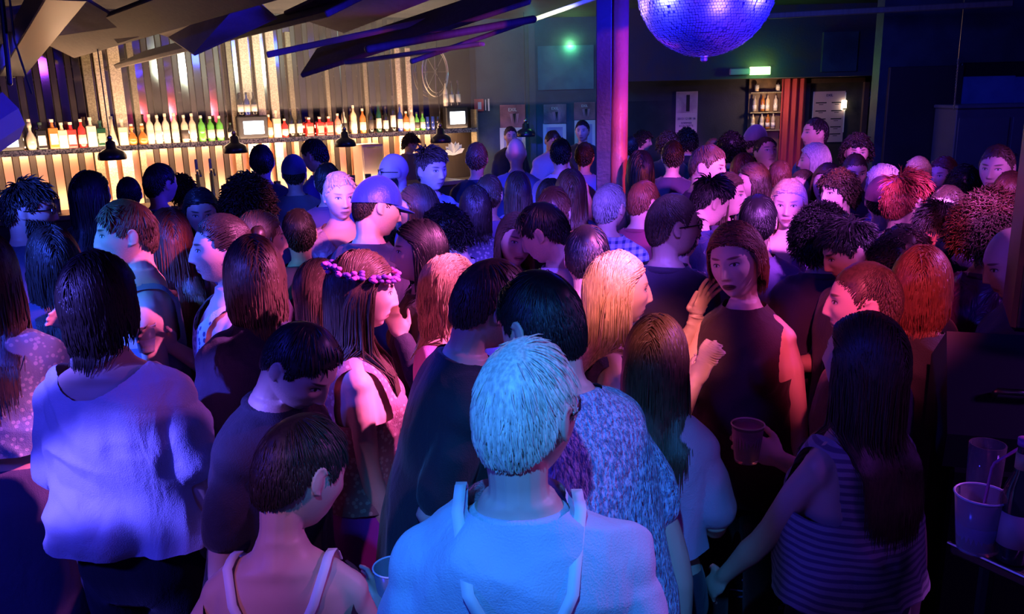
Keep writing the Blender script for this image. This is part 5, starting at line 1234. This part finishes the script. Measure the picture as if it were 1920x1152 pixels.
P(1600, 404, 520, -50, 'messy', 'black', 'cloth', (.035, .04, .12), 'man with tousled black hair in navy shirt looking down left, behind the profile man', head=(-20, 22, 0), sleeve='rolled', armR='bent', armL='down', lim=.08)
P(1785, 374, 500, 5, 'messy', 'black', 'cloth', (.02, .02, .03), 'man with thick black beard and fringe facing us at right', beard=.95, head=(-8, 18, 0), neck='crew', lim=.06, collar=(.35, .3, .5))
P(1862, 362, 520, 160, 'curly', 'brown', 'shiny', (.10, .03, .12), 'person with big curly brown hair and shiny purple jacket at the right edge', vol=1.5, head=(35, 10, 0), sleeve='long', armL='bent', lim=.04)
P(1897, 425, 560, -75, 'bald', 'brown', 'cloth', (.03, .03, .08), 'bald man with red light on his head beside the tall black loudspeaker', head=(10, 16, 0), lim=.03, skin='fair', armL='hold')
P(1262, 362, 500, 160, 'crop', 'brown', 'cloth', (.03, .012, .03), 'big man with short hair and glasses in dark shirt, centre right, turned away', glasses=True, head=(-45, 0, 0), fat=1.15, sleeve='rolled', armR='bent', armL='bent', lim=.06, vol=1.2, skin='tan')
P(1022, 376, 500, -112, 'short', 'black', 'cloth', (.45, .42, .55), 'man with thick black hair bowing his head left, white collar', head=(0, 24, 0), vol=1.3, collar=(.6, .6, .7), lim=.08, armR='fwd')
P(968, 398, 450, 12, 'long', 'brown', 'cloth', LB, 'smiling woman facing us beside the bowed black-haired man', fem=True, len=.28, head=(5, 0, 8), lim=.08)
P(1102, 420, 540, 170, 'short', 'black', 'cloth', NV, 'person with round black hair seen from behind, between the kissing men and plaid shirt', head=(10, 14, 0), vol=1.3, lim=.08)
P(680, 468, 620, 92, 'long', 'brown', 'lace', (.62, .42, .38), 'woman in profile with flower crown, long brown hair and beige bodice over magenta skirt', fem=True, len=.44, head=(0, 6, 0), sleeve='none', scol2=(.40, .18, .2), hem=.96, lower='skirt', lcol=(.55, .02, .42), skirt_z=.35, flare=.35, armR=((.05, .05, -1), (0, .25, -1)), armL=((.2, .3, -1), (0, .5, -1)), lim=.05, skin='fair', crown=True)
P(584, 484, 465, 75, 'long', 'brown', 'cloth', (.35, .12, .16), 'woman with long brown hair looking right beside the flower crown', fem=True, len=.30, head=(10, -5, 0), lim=.08)
P(832, 478, 560, 70, 'wavy', 'blond', 'cloth', (.55, .20, .55), 'woman in pink-lit blouse with wavy fair hair, left of the kissing men', fem=True, len=.16, head=(5, 0, 0), glasses=True, neck='wide', lim=.08)
P(785, 412, 520, -82, 'bob', 'black', 'cloth', (.03, .02, .05), 'woman with straight black bob in profile facing left, mouth open', fem=True, len=.17, head=(0, -6, 0), sleeve='long', armL=((.3, .15, -1), (-.1, .35, 1)), lim=.08)
# left side
P(45, 334, 420, 82, 'messy', 'dark', 'cloth', (.05, .05, .11), 'bearded man with glasses in dark t-shirt facing right at the left edge', glasses=True, beard=.9, head=(0, 4, 0), lim=.08)
P(165, 319, 350, 150, 'long', 'black', 'cloth', BK, 'woman with long black hair seen from behind against the bar light', fem=True, len=.42, head=(-20, 0, 0), sleeve='long')
P(238, 330, 270, 178, 'short', 'black', 'cloth', NV, 'person with short black hair at the bar, between the long-haired woman and the tall man')
P(296, 304, 310, 160, 'short', 'black', 'cloth', (.08, .09, .2), 'tall man with dark hair at the bar, left of the glowing taps', head=(-30, 0, 0), sleeve='long')
P(338, 324, 250, 180, 'curly', 'dark', 'cloth', BK, 'person with curly dark hair leaning on the bar behind the tall man', fem=True)
P(374, 352, 380, 0, 'long', 'black', 'cloth', (.04, .02, .04), 'dark-haired woman facing us and sipping a drink by the bar', fem=True, len=.22, armR='face', head=(0, 6, 0))
P(92, 427, 480, 185, 'wavy', 'dark', 'cloth', (.03, .03, .08), 'woman with wavy blue-lit dark hair seen from behind at left', fem=True, len=.34, vol=1.4, sleeve='long')
P(228, 372, 500, -86, 'short', 'brown', 'cloth', (.16, .20, .30), 'man with swept hair in profile facing left, blue light on his face, grey tank top', sleeve='none', head=(0, 0, 0), hem=.8, armL='down', armR='hold', vol=1.3, lim=.06)
P(314, 389, 430, 185, 'long', 'auburn', 'cloth', (.10, .03, .06), 'woman with long reddish hair seen from behind, left', fem=True, len=.36, sleeve='none')
P(415, 401, 500, -84, 'bun', 'dark', 'floral', (.03, .04, .12), 'person in profile with hair tied in a bun and floral sleeveless top', head=(0, -4, 0), scol2=(.45, .5, .6), sleeve='none', armL=((.1, .5, -1), (.1, .9, .5)), armR='hold', lim=.06, beard=.25)
P(466, 324, 400, 176, 'curly', 'dark', 'cloth', (.05, .02, .10), 'person with thick curly dark hair lit violet, in front of the bar', fem=True, len=.2, vol=1.2)
P(484, 394, 450, 100, 'long', 'brown', 'cloth', (.05, .02, .06), 'person with pink-lit long hair half hidden behind the bun-haired profile', fem=True, len=.15)
P(492, 269, 262, 180, 'short', 'black', 'cloth', BK, 'man in black t-shirt with short dark hair leaning at the bar, middle')
P(548, 290, 262, 178, 'crop', 'dark', 'cloth', (.14, .12, .15), 'man in knitted cap and grey shirt seen from behind at the bar', cap=((.03, .04, .12), 'beanie'), fat=1.2)
P(584, 258, 255, -130, 'short', 'black', 'cloth', (.08, .09, .3), 'tall dark-haired man looking down left at the bar', head=(0, 14, 0))
P(612, 303, 300, 175, 'short', 'dark', 'cloth', (.10, .08, .22), 'dark-haired person standing just behind the blond man in pale jacket', fem=False)
P(630, 319, 390, 8, 'short', 'blond', 'shiny', (.60, .42, .50), 'blond man in open pale jacket facing us, lit pink, beside the blue cap', head=(6, 4, 0), neck='v', sleeve='long', armL='chest', armR='chest', lim=.06, skin='fair', fold=.012)
P(706, 330, 450, 150, 'crop', 'dark', 'cloth', (.04, .02, .06), 'man wearing a glossy blue baseball cap, head tilted', cap=((.03, .07, .5), 'glossy'), head=(-40, 14, 8), lim=.06, skin='fair')
P(550, 389, 410, 182, 'short', 'dark', 'cloth', (.03, .02, .06), 'man with short blue-lit hair seen from behind, below the man in knitted cap', lim=.08)
P(738, 288, 290, -80, 'bald', 'black', 'floral', (.10, .08, .05), 'bald bearded man with glasses facing left, patterned shirt', beard=.9, glasses=True, scol2=(.35, .3, .15))
P(769, 249, 146, 20, 'curly', 'black', 'cloth', (.25, .12, .09), 'bartender with dark curly hair behind the bar', head=(20, 15, 0), lim=.02)
P(806, 275, 300, 28, 'quiff', 'brown', 'cloth', (.25, .28, .6), 'blue-lit man with side-parted hair looking right in pale blue shirt', head=(8, 0, 0), sleeve='long')
P(790, 344, 360, -95, 'long', 'brown', 'cloth', (.15, .08, .18), 'woman with long fair-brown hair facing left behind the capped man', fem=True, len=.26)
P(838, 364, 440, -120, 'afro', 'black', 'cloth', (.03, .05, .16), 'person with rounded black afro hair looking down left', head=(0, 16, 0), vol=.6, collar=(.4, .4, .5))
P(893, 265, 250, 176, 'short', 'brown', 'cloth', (.02, .03, .10), 'man in dark shirt seen from behind at the right end of the bar', fat=1.15, sleeve='long')
# centre, rear
P(968, 259, 235, 180, 'bald', 'brown', 'cloth', (.16, .18, .40), 'bald man in blue shirt seen from behind, centre rear', fat=1.15)
P(957, 236, 150, 10, 'short', 'dark', 'cloth', BK, 'man facing us in front of the leftmost pale poster', lim=.3)
P(1036, 243, 170, 15, 'short', 'dark', 'cloth', (.35, .25, .35), 'man with lowered head in front of the middle pale poster', lim=.3, head=(10, 16, 0))
P(1050, 257, 240, 182, 'short', 'black', 'cloth', (.62, .62, .78), 'black-haired man in white t-shirt seen from behind, left of the pillar', fat=1.1)
P(1092, 224, 160, -10, 'short', 'black', 'cloth', BK, 'tall man facing us by the posters next to the pillar', lim=.3)
P(1096, 265, 226, 172, 'short', 'dark', 'cloth', (.35, .25, .45), 'man with shaved neck in light t-shirt just left of the pillar')
P(926, 325, 350, 170, 'short', 'brown', 'cloth', (.20, .18, .42), 'short-haired person seen from behind below the man in dark shirt at the bar end')
P(890, 348, 350, 185, 'long', 'dark', 'lace', (.35, .33, .42), 'dark-haired person in lace collar seen from behind, beside the afro hair', fem=True, len=.12, scol2=(.1, .1, .2))
P(976, 321, 330, 180, 'long', 'brown', 'cloth', (.12, .12, .4), 'long-haired person seen from behind, below the bald man in blue', fem=True, len=.3)
P(1072, 316, 350, 183, 'long', 'auburn', 'cloth', (.10, .06, .2), 'woman with long straight hair seen from behind, left of the pillar base', fem=True, len=.36)
P(1026, 335, 330, 165, 'bob', 'dark', 'cloth', NV, 'small person with dark bob beside the long straight hair', fem=True, len=.12)
P(1040, 347, 390, 170, 'short', 'auburn', 'cloth', (.10, .05, .12), 'person with short reddish hair above the bowed black-haired man', vol=1.1)
P(1143, 342, 380, 172, 'short', 'grey', 'plaid', (.55, .58, .75), 'man with greying hair in blue and white plaid shirt seen from behind', scol2=(.03, .05, .22), head=(-20, 0, 0), sleeve='long', lim=.06, vol=1.1)
P(1202, 337, 350, 165, 'short', 'auburn', 'cloth', (.28, .04, .08), 'person with short hair and dark red shirt collar turned away', head=(-25, 6, 0), vol=1.2)
P(1206, 243, 160, 80, 'curly', 'dark', 'cloth', BK, 'curly-haired person standing just right of the pillar, farthest back', lim=.3, sleeve='long')
P(1182, 254, 190, 180, 'short', 'black', 'cloth', (.10, .06, .06), 'dark-haired person half hidden by the right side of the pillar', lim=.2)
P(1203, 281, 290, 180, 'long', 'black', 'cloth', (.05, .03, .05), 'person with long dark hair seen from behind, right of the pillar', fem=True, len=.3, sleeve='long')
P(1263, 262, 255, 165, 'short', 'dark', 'cloth', (.06, .03, .09), 'man with blue-lit short hair turned away below the narrow dated poster', head=(20, 0, 0), sleeve='long')
P(1254, 243, 185, 175, 'curly', 'dark', 'cloth', BK, 'left one of two curly-haired people under the narrow dated poster', lim=.2)
P(1287, 239, 180, 190, 'curly', 'black', 'cloth', BK, 'right one of two curly-haired people under the narrow dated poster', lim=.2, vol=1.1)
P(1328, 269, 320, 58, 'short', 'brown', 'cloth', (.18, .06, .16), 'smiling man in three-quarter view looking right, pink light, mid crowd', head=(15, 8, 0), skin='fair')
P(1316, 328, 385, 110, 'quiff', 'black', 'shiny', (.03, .04, .15), 'man with combed black hair looking down right in shiny jacket', head=(10, 22, 0), sleeve='long', armL='face')
P(1366, 322, 350, 75, 'long', 'brown', 'cloth', (.10, .05, .14), 'woman with long brown hair looking right beside the combed black hair', fem=True, len=.26)
P(1374, 236, 240, 180, 'afro', 'black', 'cloth', (.02, .02, .06), 'person with big black afro hair seen from behind', vol=.7, lim=.2)
P(1418, 234, 215, 150, 'crop', 'black', 'cloth', (.35, .38, .55), 'person in baseball cap with pale sleeves near the far doorway', cap=((.04, .03, .08), 'plain'), head=(-20, 0, 0), sleeve='long', fat=1.2, lim=.2, skin='brown')
P(1428, 255, 255, 20, 'short', 'dark', 'cloth', (.20, .14, .34), 'man with head tilted back, face lit violet, under the capped person', head=(10, -18, 0))
P(1424, 305, 345, -70, 'wavy', 'brown', 'cloth', (.20, .12, .30), 'woman with wavy hair looking left in the middle of the crowd', fem=True, len=.2)
P(1476, 299, 300, 180, 'short', 'auburn', 'cloth', (.12, .05, .05), 'person with round reddish hair, below the pale sleeve', vol=1.2)
P(1392, 287, 290, 176, 'wavy', 'auburn', 'cloth', (.10, .04, .03), 'person with wavy brown hair below the black afro', fem=True, len=.2)
P(1424, 362, 440, 176, 'short', 'black', 'cloth', (.28, .20, .48), 'man with black hair in pale violet t-shirt seen from behind, mid right', loose=.02, vol=1.2, sleeve='short')
P(1480, 335, 380, -4, 'long', 'blond', 'cloth', (.22, .12, .42), 'fair-haired woman facing us in violet v-neck', fem=True, len=.28, neck='v', head=(0, 0, 0), skin='fair', lim=.08)
P(1503, 318, 330, -30, 'bun', 'brown', 'cloth', (.15, .08, .2), 'person with hair pulled back behind the woman in violet v-neck', fem=True, recede=.02)
P(1530, 219, 225, -60, 'short', 'black', 'cloth', (.20, .18, .34), 'tall man with cyan-lit face looking left in front of the schedule poster', head=(0, -6, 0), sleeve='none', lim=.15)
P(1534, 268, 290, -84, 'bob', 'white', 'cloth', (.25, .15, .30), 'blonde woman in profile facing left, below the schedule poster', fem=True, len=.14)
P(1554, 305, 330, -8, 'long', 'brown', 'cloth', (.12, .06, .14), 'smiling woman with long brown hair facing us, right of violet v-neck', fem=True, len=.28, head=(0, 0, 8), skin='fair')
P(1609, 247, 255, 8, 'curly', 'dark', 'cloth', BK, 'curly-haired man facing us beside the number plate', head=(0, 0, 0), vol=.9)
P(1606, 287, 290, 15, 'crop', 'dark', 'cloth', (.06, .03, .10), 'man with cropped hair and lowered brow in front of the curly-haired man', head=(0, 12, 0), vol=1.3)
P(1590, 311, 350, -48, 'curly', 'brown', 'cloth', (.45, .32, .62), 'person with curly brown hair looking left in pale t-shirt', head=(0, 0, 0), vol=.8, skin='fair')
P(1642, 308, 330, -120, 'bob', 'white', 'cloth', (.55, .5, .75), 'person with white-blonde hair turned away beside the blue wall', fem=True, len=.16)
P(1656, 330, 360, 178, 'curly', 'dark', 'cloth', (.30, .10, .25), 'person with dark curls and pink top seen from behind, right', fem=True, cap=((.5, .12, .25), 'beanie'))
P(1732, 291, 310, 185, 'short', 'blond', 'cloth', (.05, .03, .06), 'fair short-haired person seen from behind near the dark door')
P(1768, 294, 300, -30, 'wavy', 'auburn', 'cloth', (.08, .05, .12), 'person with loose reddish hair near the dark door, right one', fem=True, len=.18)
P(1798, 292, 265, 180, 'afro', 'black', 'cloth', BK, 'person with dark rounded hair in shadow near the grey cabinet', vol=.5)
P(1722, 318, 400, 160, 'messy', 'red', 'cloth', (.10, .05, .14), 'person with tousled bright red hair turned away, upper right of the crowd', armL='down', head=(-20, 0, 0), sleeve='short', lim=.08)
P(1760, 345, 360, -20, 'short', 'brown', 'cloth', (.15, .10, .22), 'person facing us with violet light on cheek, below the red hair', head=(0, -4, 6), skin='fair')
P(1868, 269, 325, -12, 'short', 'brown', 'cloth', (.16, .07, .20), 'man with short brown hair facing us at far right, below the grey cabinet', armR='face', head=(-4, 0, 0), sleeve='long', skin='fair', lim=.1)
P(1898, 318, 370, 180, 'short', 'auburn', 'cloth', (.16, .10, .18), 'person turned away at the far right edge behind the curly hair')
P(1542, 380, 450, 182, 'curly', 'black', 'cloth', (.03, .02, .06), 'person with big dark curls seen from behind, mid right', fem=True, vol=1.2)
P(1700, 396, 430, 182, 'afro', 'black', 'cloth', BK, 'person with rounded black hair seen from behind, beside the bearded man', vol=.55)
P(1300, 395, 420, 165, 'messy', 'dark', 'shiny', (.03, .04, .16), 'person in shiny blue jacket half hidden behind the big man with glasses', sleeve='long', fem=True)
P(1350, 292, 290, 182, 'bob', 'brown', 'cloth', (.1, .05, .15), 'person with brown bob seen from behind, right of the smiling man', fem=True, len=.14)
P(1340, 258, 225, 170, 'short', 'auburn', 'cloth', (.18, .05, .08), 'person with red-lit short hair left of the black afro', lim=.2)
P(-45, 430, 640, 160, 'long', 'brown', 'lace', (.45, .55, .62), 'person in lace top and striped dress at the left edge', fem=True, sleeve='short', len=.3, scol2=(.2, .3, .4), lcol=(.06, .06, .12), hem=1.1, lower='skirt', armR='down', lim=.05)
P(30, 560, 640, 178, 'short', 'dark', 'hstripes', (.10, .14, .26), 'x', skip=True)
PEOPLE = [p for p in PEOPLE if not p.get('skip')]
relax()
import time as _t; _t0 = _t.time()
print('CONF', [(PEOPLE[i]['label'][:30], PEOPLE[j]['label'][:30]) for i, j in CONF])
for p in PEOPLE: build_person(p)
print('PEOPLE', len(PEOPLE), len(CONF), round(_t.time()-_t0, 1), 's')
for p in PEOPLE:
    if abs(p['scur']/p['s0']-1) > .15 or not .9 < p['k'] < 1.12: print('  adj', p['px'], p['top'], round(p['s0']), round(p['scur']), round(p['k'], 2))
def who(txt): return [p for p in PEOPLE if txt in p['label']][0]
# flower crown
p = who('flower crown'); fc = MB(); rs = np.random.default_rng(3)
mbs = [MB(), MB()]
for k in range(26):
    a = 2*math.pi*k/26; c_ = np.array([.088*math.cos(a), .105*math.sin(a), .062+.012*math.sin(a)+rs.uniform(-.006, .006)])
    for j in range(4): mbs[k % 2].ell(c_+rs.normal(0, .006, 3), (.010, .010, .007), None, 8, 6)
for mb_, cc in zip(mbs, ((.5, .1, .45), (.15, .05, .35))):
    obj('flower_crown', mesh_from('flower_crown', p['fin'](mb_.verts()@p['Rh'].T+p['hc']), mb_.F, [mat('petals', cc, .6, kind='none')]), p['body'])
# things held in hands
def hand_pos(p, side, fwd=.075):
    f, a = p['arms'][0 if side == 'L' else 1]; d = a[5]; return p['world'](p['fin'](a[3]+d*fwd+np.array([0, 0, .0])))
p = who('holding a beer'); h_ = hand_pos(p, 'R', .06); beer_bottle(h_+np.array([.02, -.05, -.08]), 'beer bottle with dark label held by the man in black t-shirt', None, .95, lab=(.25, .13, .10), neckl=(.5, .3, .12))
p = who('open-backed'); h_ = hand_pos(p, 'R', .09); plastic_cup(h_+np.array([.05, -.05, -.06]), 'large frosted plastic cup held beside the open-backed top, bottom', .125, .047)
p = who('facing left, red light'); h_ = hand_pos(p, 'L', .09); plastic_cup(h_+np.array([-.02, -.02, -.04]), 'plastic cup of violet-lit drink held by the red-lit profile man', .11, .045, fill=.9, liq=mat('violet_drink', (.45, .15, .6), .2, kind='none'))
p = who('hair tied in a bun'); h_ = hand_pos(p, 'R', .09); plastic_cup(h_+np.array([-.02, -.02, -.05]), 'plastic cup held by the person in floral top', .10, .040)
# ---------------------------------------------------------------- link everything
for o_ in PENDING:
    if o_.name not in C.objects: C.objects.link(o_)
bpy.data.objects.remove(_tmp); bpy.data.scenes.remove(_tmpS)
